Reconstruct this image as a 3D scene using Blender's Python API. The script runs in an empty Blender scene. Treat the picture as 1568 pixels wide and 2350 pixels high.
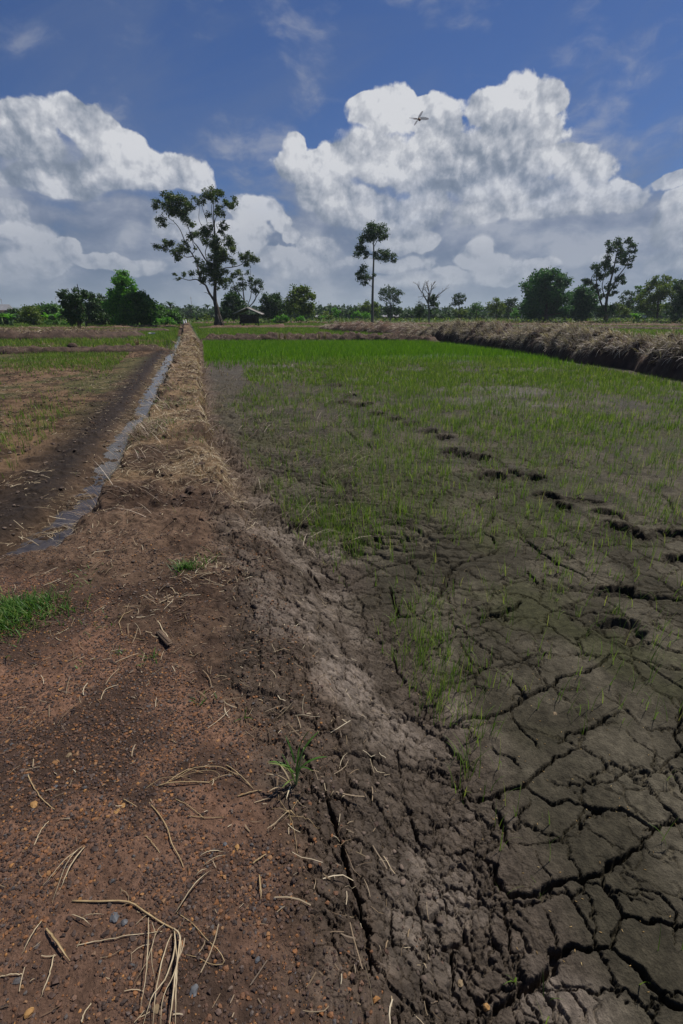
import bpy, math, random
import numpy as np
from mathutils import Vector
random.seed(7)
RNG = np.random.default_rng(11)
PI = math.pi
scene = bpy.context.scene
COL = scene.collection

# ---------------------------------------------------------------- camera model
F, CX, CY, HZ = 1110.0, 784.0, 1175.0, 722.0        # focal length and horizon in units of a 1568 x 2350 frame
PITCH = math.atan((CY - HZ) / F)
CH = 1.6
cp, sp = math.cos(PITCH), math.sin(PITCH)

def ray(x, y):
    u = (x - CX) / F
    w = (CY - y) / F
    return u, cp + w * sp, -sp + w * cp

def G(x, y, z=0.0):
    """point of the level z seen at x, y"""
    d = ray(x, y)
    t = (CH - z) / -d[2]
    return d[0] * t, d[1] * t, z

def A(x, y, Y):
    d = ray(x, y)
    t = Y / d[1]
    return d[0] * t, Y, CH + d[2] * t

cam_d = bpy.data.cameras.new('camera')
cam_d.sensor_fit = 'VERTICAL'
cam_d.sensor_height = 36.0
cam_d.sensor_width = 24.0
cam_d.lens = F / 2350.0 * 36.0
cam_d.clip_start = 0.02
cam_d.clip_end = 12000
cam = bpy.data.objects.new('camera', cam_d)
COL.objects.link(cam)
cam.location = (0, 0, CH)
cam.rotation_euler = (PI / 2 - PITCH, 0, 0)
scene.camera = cam

# ---------------------------------------------------------------- numpy noise
def _hash(ix, iy, seed):
    h = (ix.astype(np.int64) * 374761393 + iy.astype(np.int64) * 668265263 + seed * 974634777) & 0xFFFFFFFF
    h = ((h ^ (h >> 13)) * 1274126177) & 0xFFFFFFFF
    h = ((h ^ (h >> 15)) * 2246822519) & 0xFFFFFFFF
    return ((h ^ (h >> 16)) & 0xFFFFFF) / float(0xFFFFFF)

def vnoise(x, y, seed=0):
    ix, iy = np.floor(x), np.floor(y)
    fx, fy = x - ix, y - iy
    fx = fx * fx * fx * (fx * (fx * 6 - 15) + 10)
    fy = fy * fy * fy * (fy * (fy * 6 - 15) + 10)
    a = _hash(ix, iy, seed); b = _hash(ix + 1, iy, seed)
    c = _hash(ix, iy + 1, seed); d = _hash(ix + 1, iy + 1, seed)
    return (a + (b - a) * fx) * (1 - fy) + (c + (d - c) * fx) * fy

def fbm(x, y, octv=4, seed=0, gain=0.5):
    s = 0; amp = 1; tot = 0
    for k in range(octv):
        s = s + amp * vnoise(x * 2.03 ** k + 17.3 * k, y * 2.03 ** k - 9.1 * k, seed + k)
        tot += amp; amp *= gain
    return s / tot

def voro(x, y, seed=0):
    """distance to the nearest cell border (in cells) and a random value of the cell"""
    ix, iy = np.floor(x), np.floor(y)
    best = np.full(x.shape, 9.0); bx = np.zeros_like(x); by = np.zeros_like(x); bid = np.zeros_like(x)
    for j in (-1, 0, 1):
        for i in (-1, 0, 1):
            gx, gy = ix + i, iy + j
            px = gx + 0.1 + 0.8 * _hash(gx, gy, seed) - x
            py = gy + 0.1 + 0.8 * _hash(gx, gy, seed + 5) - y
            d = px * px + py * py
            m = d < best
            best = np.where(m, d, best); bx = np.where(m, px, bx); by = np.where(m, py, by)
            bid = np.where(m, _hash(gx, gy, seed + 9), bid)
    e = np.full(x.shape, 9.0)
    for j in (-2, -1, 0, 1, 2):
        for i in (-2, -1, 0, 1, 2):
            gx, gy = ix + i, iy + j
            px = gx + 0.1 + 0.8 * _hash(gx, gy, seed) - x
            py = gy + 0.1 + 0.8 * _hash(gx, gy, seed + 5) - y
            dx, dy = px - bx, py - by
            L = np.sqrt(dx * dx + dy * dy)
            ok = L > 1e-6
            v = (0.5 * (px + bx) * dx + 0.5 * (py + by) * dy) / np.where(ok, L, 1)
            e = np.where(ok & (v < e), v, e)
    return e, bid

def sst(a, b, x):
    t = np.clip((x - a) / (b - a), 0, 1)
    return t * t * (3 - 2 * t)

# ---------------------------------------------------------------- mesh helpers
def mesh_from(name, V, quads=None, tris=None, mat=None, parent=None, smooth=True, col=None):
    V = np.asarray(V, dtype=np.float32).reshape(-1, 3)
    q = np.zeros((0, 4), np.int32) if quads is None else np.asarray(quads, np.int32).reshape(-1, 4)
    t = np.zeros((0, 3), np.int32) if tris is None else np.asarray(tris, np.int32).reshape(-1, 3)
    me = bpy.data.meshes.new(name)
    me.vertices.add(len(V)); me.vertices.foreach_set('co', V.ravel())
    loops = np.concatenate([q.ravel(), t.ravel()])
    me.loops.add(len(loops)); me.loops.foreach_set('vertex_index', loops)
    n = len(q) + len(t)
    me.polygons.add(n)
    st = np.concatenate([np.arange(len(q)) * 4, len(q) * 4 + np.arange(len(t)) * 3]).astype(np.int32)
    me.polygons.foreach_set('loop_start', st)
    try:
        me.polygons.foreach_set('loop_total', np.concatenate([np.full(len(q), 4), np.full(len(t), 3)]).astype(np.int32))
    except Exception:
        pass
    me.polygons.foreach_set('use_smooth', np.full(n, bool(smooth)))
    if col is not None:
        at = me.color_attributes.new('tone', 'FLOAT_COLOR', 'POINT')
        at.data.foreach_set('color', np.asarray(col, np.float32).ravel())
    me.update(calc_edges=True)
    me.validate()
    if mat is not None:
        me.materials.append(mat)
    o = bpy.data.objects.new(name, me)
    COL.objects.link(o)
    if parent is not None:
        o.parent = parent
    return o

class MB:
    def __init__(s):
        s.V = []; s.Q = []; s.T = []; s.n = 0
    def add(s, V, Q=None, T=None):
        V = np.asarray(V, float).reshape(-1, 3)
        if Q is not None and len(Q): s.Q.append(np.asarray(Q, int).reshape(-1, 4) + s.n)
        if T is not None and len(T): s.T.append(np.asarray(T, int).reshape(-1, 3) + s.n)
        s.V.append(V); s.n += len(V)
    def build(s, name, mat=None, parent=None, smooth=True, off=(0, 0, 0)):
        V = np.concatenate(s.V) - np.asarray(off, float)
        Q = np.concatenate(s.Q) if s.Q else None
        T = np.concatenate(s.T) if s.T else None
        return mesh_from(name, V, Q, T, mat, parent, smooth)
    def tube(s, pts, rad, n=6, cap=True):
        P = np.asarray(pts, float); k = len(P)
        R = np.asarray(rad, float) * np.ones(k)
        T = np.gradient(P, axis=0); T /= np.linalg.norm(T, axis=1)[:, None] + 1e-9
        ref = np.array([0, 0, 1.0]) if abs(T[0][2]) < .8 else np.array([1.0, 0, 0])
        V = []
        for i in range(k):
            a = np.cross(T[i], ref); a /= np.linalg.norm(a) + 1e-9
            b = np.cross(T[i], a); ref = np.cross(a, T[i]) if i else ref
            ref = -b if np.dot(-b, ref) > 0 else b
            th = np.arange(n) * 2 * PI / n
            V.append(P[i] + R[i] * (np.cos(th)[:, None] * a + np.sin(th)[:, None] * np.cross(a, T[i])))
        V = np.concatenate(V)
        Q = [(i * n + j, i * n + (j + 1) % n, (i + 1) * n + (j + 1) % n, (i + 1) * n + j) for i in range(k - 1) for j in range(n)]
        T3 = []
        if cap:
            V = np.concatenate([V, P[:1], P[-1:]])
            T3 = [(k * n, (j + 1) % n, j) for j in range(n)] + [(k * n + 1, (k - 1) * n + j, (k - 1) * n + (j + 1) % n) for j in range(n)]
        s.add(V, Q, T3)
    def box(s, c, h, rot=0.0):
        c = np.asarray(c, float); h = np.asarray(h, float)
        V = np.array([(x, y, z) for z in (-1, 1) for y in (-1, 1) for x in (-1, 1)], float) * h
        ca, sa = math.cos(rot), math.sin(rot)
        V = np.stack([V[:, 0] * ca - V[:, 1] * sa, V[:, 0] * sa + V[:, 1] * ca, V[:, 2]], 1) + c
        s.add(V, [(0, 2, 3, 1), (4, 5, 7, 6), (0, 1, 5, 4), (2, 6, 7, 3), (0, 4, 6, 2), (1, 3, 7, 5)])
    def ribbons(s, paths, width, side):
        """paths (N,k,3); width (N,k); side (N,3)"""
        N, k, _ = paths.shape
        o = side[:, None, :] * width[:, :, None] * 0.5
        V = np.stack([paths - o, paths + o], 2).reshape(N * k * 2, 3)
        b = (np.arange(N) * k * 2)[:, None] + (np.arange(k - 1) * 2)[None, :]
        b = b.ravel()
        s.add(V, np.stack([b, b + 1, b + 3, b + 2], 1))

def norm(v):
    return v / (np.linalg.norm(v, axis=-1, keepdims=True) + 1e-9)

def blades(mb, base, length, width, lean, az, curl, k=4, taper=True):
    """upright blades that bend over: lean is the start angle off vertical, curl the extra bend up to the tip"""
    N = len(base)
    t = np.linspace(0, 1, k + 1)
    ang = lean[:, None] + curl[:, None] * t[None, :] ** 1.5
    seg = length[:, None] / k
    dx = np.sin(ang) * seg; dz = np.cos(ang) * seg
    X = np.concatenate([np.zeros((N, 1)), np.cumsum(dx[:, :-1], 1)], 1)
    Z = np.concatenate([np.zeros((N, 1)), np.cumsum(dz[:, :-1], 1)], 1)
    P = np.stack([base[:, None, 0] + X * np.cos(az)[:, None], base[:, None, 1] + X * np.sin(az)[:, None], base[:, None, 2] + Z], 2)
    w = (1 - t ** 2.2 * 0.93) if taper else np.ones_like(t)
    side = np.stack([-np.sin(az), np.cos(az), np.zeros(N)], 1)
    mb.ribbons(P, width[:, None] * w[None, :], side)

def tag(o, label=None, cat=None, group=None, kind=None):
    if label: o['label'] = label
    if cat: o['category'] = cat
    if group: o['group'] = group
    if kind: o['kind'] = kind
    return o

def empty(name, loc):
    o = bpy.data.objects.new(name, None)
    o.empty_display_size = 0.1
    COL.objects.link(o); o.location = loc
    return o

# ---------------------------------------------------------------- materials
class NT:
    def __init__(s, nt):
        s.t = nt; s.l = nt.links
    def n(s, typ, **kw):
        nd = s.t.nodes.new(typ)
        for k, v in kw.items():
            if k.startswith('i_'):
                nd.inputs[k[2:].replace('_', ' ')].default_value = v
            else:
                setattr(nd, k, v)
        return nd
    def link(s, a, b): s.l.new(a, b)
    def m(s, op, a, b=None, c=None, clamp=False):
        nd = s.n('ShaderNodeMath', operation=op, use_clamp=clamp)
        for i, v in enumerate((a, b, c)):
            if v is None: continue
            if isinstance(v, (int, float)): nd.inputs[i].default_value = v
            else: s.link(v, nd.inputs[i])
        return nd.outputs[0]
    def v(s, op, a, b=None, out=0):
        nd = s.n('ShaderNodeVectorMath', operation=op)
        for i, x in enumerate((a, b)):
            if x is None: continue
            if isinstance(x, (tuple, list)): nd.inputs[i].default_value = x
            elif isinstance(x, (int, float)): nd.inputs[3].default_value = x
            else: s.link(x, nd.inputs[3 if (op == 'SCALE' and i == 1) else i])
        return nd.outputs[out]
    def mix(s, f, a, b, typ='MIX'):
        nd = s.n('ShaderNodeMix', data_type='RGBA', blend_type=typ)
        for i, x in ((0, f), (6, a), (7, b)):
            if isinstance(x, (int, float)): nd.inputs[i].default_value = x
            elif isinstance(x, (tuple, list)): nd.inputs[i].default_value = tuple(x) + ((1,) if len(x) == 3 else ())
            else: s.link(x, nd.inputs[i])
        return nd.outputs[2]
    def ramp(s, f, stops):
        nd = s.n('ShaderNodeValToRGB')
        e = nd.color_ramp.elements
        while len(e) < len(stops): e.new(0.5)
        for i, (p, c) in enumerate(stops):
            e[i].position = p; e[i].color = tuple(c) + ((1,) if len(c) == 3 else ())
        s.link(f, nd.inputs[0])
        return nd.outputs[0]

def new_mat(name):
    m = bpy.data.materials.new(name); m.use_nodes = True
    m.node_tree.nodes.clear()
    N = NT(m.node_tree)
    out = N.n('ShaderNodeOutputMaterial')
    return m, N, out

def leaf_mat(name, stops, transl=0.35, rough=0.55, noise_scale=0.0, spec=0.3):
    """thin leaves: each island its own tone"""
    m, N, out = new_mat(name)
    geo = N.n('ShaderNodeNewGeometry')
    c = N.ramp(geo.outputs['Random Per Island'], stops)
    if noise_scale:
        tc = N.n('ShaderNodeTexCoord')
        no = N.n('ShaderNodeTexNoise', i_Scale=noise_scale, i_Detail=3.0)
        N.link(tc.outputs['Object'], no.inputs['Vector'])
        f = N.m('MULTIPLY_ADD', no.outputs[0], 1.4, 0.3)
        c = N.mix(1.0, c, f, 'MULTIPLY')
    b = N.n('ShaderNodeBsdfPrincipled')
    b.inputs['Roughness'].default_value = rough
    b.inputs['Specular IOR Level'].default_value = spec
    N.link(c, b.inputs['Base Color'])
    t = N.n('ShaderNodeBsdfTranslucent')
    N.link(N.mix(1.0, c, (1.15, 1.25, 0.6), 'MULTIPLY'), t.inputs[0])
    mx = N.n('ShaderNodeMixShader'); mx.inputs[0].default_value = transl
    N.link(b.outputs[0], mx.inputs[1]); N.link(t.outputs[0], mx.inputs[2])
    N.link(mx.outputs[0], out.inputs[0])
    return m

def solid_mat(name, c1, c2, scale=8.0, rough=0.8, bump=0.3, dist=0.02, stretch=None, island=False, spec=0.3, detail=6.0):
    m, N, out = new_mat(name)
    tc = N.n('ShaderNodeTexCoord')
    v = tc.outputs['Object']
    if stretch:
        v = N.v('MULTIPLY', v, stretch)
    no = N.n('ShaderNodeTexNoise', i_Scale=scale, i_Detail=detail, i_Roughness=0.62)
    N.link(v, no.inputs['Vector'])
    f = no.outputs[0]
    if island:
        geo = N.n('ShaderNodeNewGeometry')
        f = N.m('ADD', N.m('MULTIPLY', f, 0.35), N.m('MULTIPLY', geo.outputs['Random Per Island'], 0.65))
    c = N.ramp(f, [(0.3, c1), (0.72, c2)])
    b = N.n('ShaderNodeBsdfPrincipled')
    b.inputs['Roughness'].default_value = rough
    b.inputs['Specular IOR Level'].default_value = spec
    N.link(c, b.inputs['Base Color'])
    if bump:
        bp = N.n('ShaderNodeBump'); bp.inputs['Strength'].default_value = bump; bp.inputs['Distance'].default_value = dist
        N.link(no.outputs[0], bp.inputs['Height']); N.link(bp.outputs[0], b.inputs['Normal'])
    N.link(b.outputs[0], out.inputs[0])
    return m
# ---------------------------------------------------------------- terrain
def curve(pts, z, near=None, far=None):
    w = [G(x, y, z)[:2] for x, y in pts]
    w.sort(key=lambda p: p[1])
    w = np.array(w)
    xs, ys = w[:, 0], w[:, 1]
    if near is not None:
        xs = np.concatenate([[near[0]], xs]); ys = np.concatenate([[near[1]], ys])
    if far is not None:
        xs = np.concatenate([xs, [far[0]]]); ys = np.concatenate([ys, [far[1]]])
    return lambda y: np.interp(y, ys, xs)

ZT = 0.25     # top of the dike above the paddy
ZW = -0.13    # water in the ditch
fr = (A(424, 720, 140)[0], 140)
R_TOE = curve([(468, 790), (472, 860), (486, 950), (515, 1020), (580, 1100), (655, 1200), (745, 1300), (845, 1450), (935, 1600), (1000, 1750), (1050, 1900), (1110, 2100), (1180, 2350)], 0.0, (0.3, -3.0), (fr[0] + 1.0, 140))
R_TOP = curve([(447, 795), (452, 880), (462, 960), (476, 1040), (505, 1110), (545, 1190), (580, 1300), (590, 1450), (610, 1600), (650, 1800), (690, 2050), (760, 2340)], ZT, (-0.1, -3.0), (fr[0] + .35, 140))
L_TOP = curve([(420, 785), (400, 840), (378, 900), (340, 980), (295, 1060), (245, 1140), (205, 1220), (140, 1330), (0, 1435)], ZT, (-9.0, 1.0), (fr[0] - .35, 140))
L_TOE = curve([(412, 790), (380, 840), (357, 900), (315, 980), (268, 1060), (215, 1150), (165, 1225), (70, 1292), (0, 1325)], -0.05, (-9.0, 1.6), (fr[0] - .9, 140))
W_LEFT = curve([(402, 790), (362, 850), (326, 920), (284, 985), (232, 1060), (182, 1130), (100, 1215), (0, 1275)], ZW, (-9.0, 2.0), (fr[0] - 1.4, 140))
GRAV = curve([(250, 1400), (340, 1450), (430, 1560), (540, 1700), (600, 1850), (640, 2050), (690, 2340)], ZT, (0.0, -3.0), None)

def base_height(x, y):
    lt, lo, rt, ro, wl = L_TOP(y), L_TOE(y), R_TOP(y), R_TOE(y), W_LEFT(y)
    wob = (fbm(x * 1.3, y * 1.3, 3, 3) - .5) * 0.16 + (fbm(x * 4.3, y * 4.3, 3, 4) - .5) * .14 * sst(2.2, 3.2, y)
    top = ZT + 0.05 * (fbm(x * .7, y * .5, 3, 8) - .5) + .09 * sst(3.5, 6, y) + .10 * sst(3.2, 4.5, y) * (fbm(x * 2.6, y * 2.2, 4, 12) - .5)
    far = 1 - sst(85, 120, y)
    ts0 = np.clip((x + wob - rt) / (ro - rt), 0, 1)
    ts = sst(0, 1, ts0)
    stp = sst(2.6, 4.0, y) * .5
    z = top * (1 - sst(0, 1, np.clip(ts0 / (1 - stp), 0, 1))) * far
    tl = np.clip((lt - (x + wob)) / np.maximum(lt - lo, .05) / (1 - .35 * sst(2.6, 4, y)), 0, 1)
    tl = sst(0, 1, tl)
    ch = -0.16 + .075 * (1 - sst(2.5, 3.1, y + x * .15))
    z = z * (1 - tl) + ch * tl * far
    bank = sst(0, 1, np.clip((wl + .12 - x + wob * .7) / 0.42, 0, 1))
    lf = np.where(x < lo, bank, 0)
    z = z + (-0.03 - ch) * lf * far
    return z, ts, tl, lf

def mask_gauss(x, y, px, py, r, z=0.0, aspect=1.0):
    cx, cy, _ = G(px, py, z)
    return np.exp(-(((x - cx)) ** 2 + ((y - cy) * aspect) ** 2) / (r * r))

STRAW_Y = G(430, 1115, ZT)[1]      # beyond this the dike carries straw
def terrain(x, y):
    """height without cracks, and the zones of the ground"""
    z, ts, tl, lf = base_height(x, y)
    n1 = fbm(x * 9, y * 9, 4, 21)
    n2 = fbm(x * 2.2, y * 2.2, 4, 31)
    gx = GRAV(np.clip(y, 0, 2.2)) + (n2 - .5) * .5
    top = (1 - ts) * (1 - tl)
    grav = top * (1 - sst(-.12, .16, x - gx)) * (1 - sst(1.9, 2.5, y + (n2 - .5) * .8))
    straw = top * sst(STRAW_Y - .3, STRAW_Y + .5, y + (n2 - .5) * 1.2)
    straw = np.maximum(straw, tl * (1 - lf) * sst(STRAW_Y - .6, STRAW_Y, y) * .6)
    field = sst(.75, .98, ts)
    slope = np.clip(1 - field - lf, 0, 1) * (1 - grav) * (1 - straw)
    left = lf
    lump = (n1 - .5)
    z = z + lump * (0.022 * slope + .05 * slope * sst(2.2, 3.5, y) + .022 * top * (1 - grav) * (1 - straw) + 0.012 * grav + .05 * straw * (1 - sst(20, 60, y)) + .045 * left * (1 - sst(10, 40, y)) + .006 * field)
    # shoulder of the ditch is torn and cloddy
    cl = tl * (1 - lf) * (1 - sst(25, 40, y))
    e, bid = voro(x * 7 + n2 * 2, y * 5, 44)
    z = z + cl * (bid - .5) * .07 * sst(0.02, .15, e)
    return z, dict(grav=grav, straw=straw, field=field, slope=slope, left=left, tl=tl, ts=ts, n1=n1, n2=n2)

# ---- crack lines read off in two views, given on the level of the paddy
def c7(p): return ((1300 + p[0] / 1.0942) / 1.743, (2400 + p[1] / 1.0942) / 1.743)
def c4(p): return ((800 + p[0] / .8112) / 1.743, (1300 + p[1] / .8112) / 1.743)
K7 = [
 (.020, [(1310,235),(1250,245),(1200,280),(1150,310),(1090,325),(1020,340),(1000,370),(930,400),(870,430),(820,475),(750,495),(700,520),(650,510),(540,545)]),
 (.009, [(590,175),(620,240),(650,280),(700,300),(760,295),(830,280),(900,245),(990,225)]),
 (.008, [(700,300),(640,340),(570,370),(500,360)]),
 (.009, [(780,300),(820,350),(860,400),(875,420)]),
 (.009, [(820,480),(830,530),(870,570),(920,620),(940,650)]),
 (.018, [(1310,490),(1240,510),(1200,540),(1130,570),(1060,590),(1020,630)]),
 (.018, [(1140,635),(1080,660),(1020,690),(960,730),(900,780),(880,820),(800,830),(720,870),(640,870),(570,790)]),
 (.018, [(880,820),(920,850),(960,875),(990,895),(1060,880),(1110,880),(1160,905),(1230,920),(1290,910),(1350,945),(1400,970),(1440,1000),(1500,970),(1620,950)]),
 (.012, [(1130,905),(1120,960),(1110,1020)]), (.008, [(1120,960),(1060,1010),(1030,1050),(960,1060),(840,1070)]),
 (.015, [(730,890),(760,940),(780,1000),(790,1050),(810,1100)]),
 (.022, [(1440,1000),(1400,1060),(1340,1090),(1280,1140),(1210,1190),(1180,1210),(1080,1220),(1000,1240),(940,1280),(870,1305),(800,1280),(760,1240),(750,1150),(690,1130),(640,1100),(580,1110)]),
 (.020, [(1210,1190),(1220,1260),(1270,1310),(1300,1370),(1380,1400),(1470,1410),(1640,1440)]),
 (.015, [(1300,1380),(1290,1440),(1270,1490),(1270,1530)]),
 (.026, [(1270,1530),(1180,1520),(1080,1525),(1000,1540),(1000,1600),(960,1640),(880,1700),(820,1740),(760,1780),(700,1860)]),
 (.034, [(1270,1530),(1330,1580),(1400,1630),(1450,1700),(1500,1760),(1600,1800)]),
 (.010, [(1050,1250),(1110,1340),(1160,1420),(1200,1500)]), (.010, [(960,1340),(1000,1440),(1020,1530)]),
 (.010, [(770,1360),(790,1430),(810,1510),(840,1560)]), (.009, [(690,1460),(740,1500),(790,1610)]),
 (.012, [(610,1400),(600,1500),(545,1530),(555,1640),(550,1740),(600,1830)]), (.010, [(640,1480),(540,1530),(450,1540)]),
 (.018, [(0,1000),(40,1130),(60,1210),(100,1350),(150,1500),(175,1640),(190,1740),(210,1860)]),
 (.010, [(860,10),(800,50),(740,85),(660,100),(580,120),(540,150),(470,160),(420,200)]),
 (.010, [(260,100),(330,75),(400,75),(470,110)]), (.010, [(320,200),(300,270),(350,350),(300,400),(200,410)]),
 (.012, [(0,635),(100,630),(180,605),(230,560),(300,530),(400,520)]), (.008, [(430,530),(440,470),(350,440)]),
 (.012, [(0,840),(80,805),(160,790),(200,770),(300,775),(420,745),(560,760)]),
 (.012, [(360,970),(390,1040),(410,1090),(460,1100)]), (.010, [(240,750),(250,820)]),
 (.012, [(1310,235),(1400,270),(1450,310),(1500,345),(1620,420)]),
 (.015, [(1550,430),(1560,520),(1530,600),(1568,650),(1500,700),(1470,750)]), (.012, [(1500,720),(1540,780),(1560,830),(1620,850)]),
 (.006, [(1220,420),(1290,460),(1330,490),(1380,550)]), (.005, [(1320,570),(1360,620),(1430,660),(1480,700)]),
 (.009, [(1100,770),(1160,795),(1230,805),(1280,770),(1330,740),(1400,730)]), (.006, [(1140,1000),(1210,1040),(1300,1090)]),
 (.006, [(890,880),(860,930),(820,950)]), (.012, [(570,760),(600,830),(620,900)]), (.014, [(545,640),(600,700),(650,750)]),
 (.008, [(640,560),(620,640)]), (.010, [(720,640),(760,680),(830,690),(860,740)]), (.010, [(1340,1260),(1470,1290),(1530,1360),(1530,1500)]),
 (.008, [(920,1100),(960,1180),(1000,1240)]), (.007, [(490,1260),(520,1330),(530,1400)]), (.008, [(0,1040),(70,1045),(130,1040)]),
 (.007, [(1320,1290),(1400,1290),(1440,1320)]), (.008, [(930,1680),(990,1760),(1000,1850)]), (.008, [(1030,1670),(1110,1760),(1150,1850)]),
]
K4 = [
 (.012, [(350,760),(400,780),(430,770),(480,735),(530,715)]),
 (.022, [(530,665),(560,680),(600,710),(640,708),(670,690),(720,680),(780,660),(830,650)]), (.018, [(600,680),(630,690),(660,690)]),
 (.016, [(975,720),(940,740),(900,755),(850,770),(815,790),(800,830),(780,870),(745,910)]),
 (.012, [(970,530),(960,560),(900,580),(850,600)]), (.014, [(950,600),(945,640),(910,660),(880,680)]),
 (.016, [(1020,680),(1060,700),(1110,740),(1160,770),(1220,800),(1265,825)]),
 (.022, [(1040,895),(1020,915),(960,940),(900,950)]),
 (.014, [(350,545),(420,525),(470,515)]), (.016, [(500,470),(480,500),(450,520)]), (.016, [(380,470),(430,455),(480,435),(550,420)]),
 (.014, [(520,580),(500,610),(430,620),(330,660)]), (.014, [(560,510),(640,505),(740,505)]), (.014, [(660,540),(640,580),(630,610)]),
 (.014, [(760,560),(740,590),(730,600)]),
 (.012, [(470,850),(520,820),(560,800),(620,780),(700,765),(720,755)]),
 (.014, [(615,850),(630,900),(640,945),(700,940),(740,925)]), (.012, [(440,890),(490,920)]),
 (.016, [(1500,550),(1530,580),(1540,610)]), (.030, [(470,340),(500,360),(510,375)]), (.03, [(910,190),(940,220)]), (.03, [(1010,230),(1025,265)]),
 (.030, [(1320,870),(1400,880),(1480,885),(1600,890)]), (.012, [(1060,800),(1090,830),(1100,840)]),
 (.014, [(300,440),(360,430),(420,420)]), (.014, [(260,400),(340,385),(400,380)]), (.014, [(540,380),(560,400),(540,430)]),
 (.018, [(1195,430),(1190,445),(1150,460)]), (.012, [(920,670),(950,690),(960,710)]),
 (.010, [(320,780),(380,850),(400,880)]), (.010, [(400,780),(390,800),(440,830)]),
]
PRINTS = [  # footprints: x, y in the frame, length and width in metres, heading, depth
 (684,838,.22,.14,1.3,.05),(705,850,.3,.16,-.4,.05),(742,868,.34,.14,-.5,.05),(772,886,.42,.2,-.3,.07),(803,908,.34,.2,-.3,.07),(786,924,.45,.16,.1,.07),
 (905,962,.3,.14,-.3,.06),(985,990,.3,.15,-.4,.07),(724,858,.3,.14,-.4,.06),(755,876,.3,.15,-.2,.06),(1062,1042,.25,.12,-.4,.06),(1175,1085,.2,.12,-.4,.05),(824,931,.4,.16,-.2,.07),(868,951,.36,.16,-.2,.07),(846,928,.26,.14,-.2,.05),(944,973,.4,.14,-.3,.05),(1020,1004,.30,.14,-.6,.07),(1036,1036,.26,.18,-.5,.07),
 (1105,1050,.34,.13,-.25,.07),(1132,1092,.30,.17,-.5,.08),(1222,1096,.34,.15,-.2,.08),(1258,1140,.26,.15,-.6,.09),(1290,1162,.18,.12,-.4,.07),(1345,1152,.32,.08,-.3,.06),
 (1398,1178,.22,.12,-.5,.08),(1424,1212,.26,.17,-.9,.10),(1550,1226,.30,.13,-.1,.08),(1562,1282,.16,.1,-.1,.05),(1425,1358,.26,.10,-.05,.06),
 (686,1208,.14,.08,-.2,.04),(1466,1232,.14,.09,-.3,.05)]
RING = (1428, 1450, .12, .10, .045)

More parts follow.
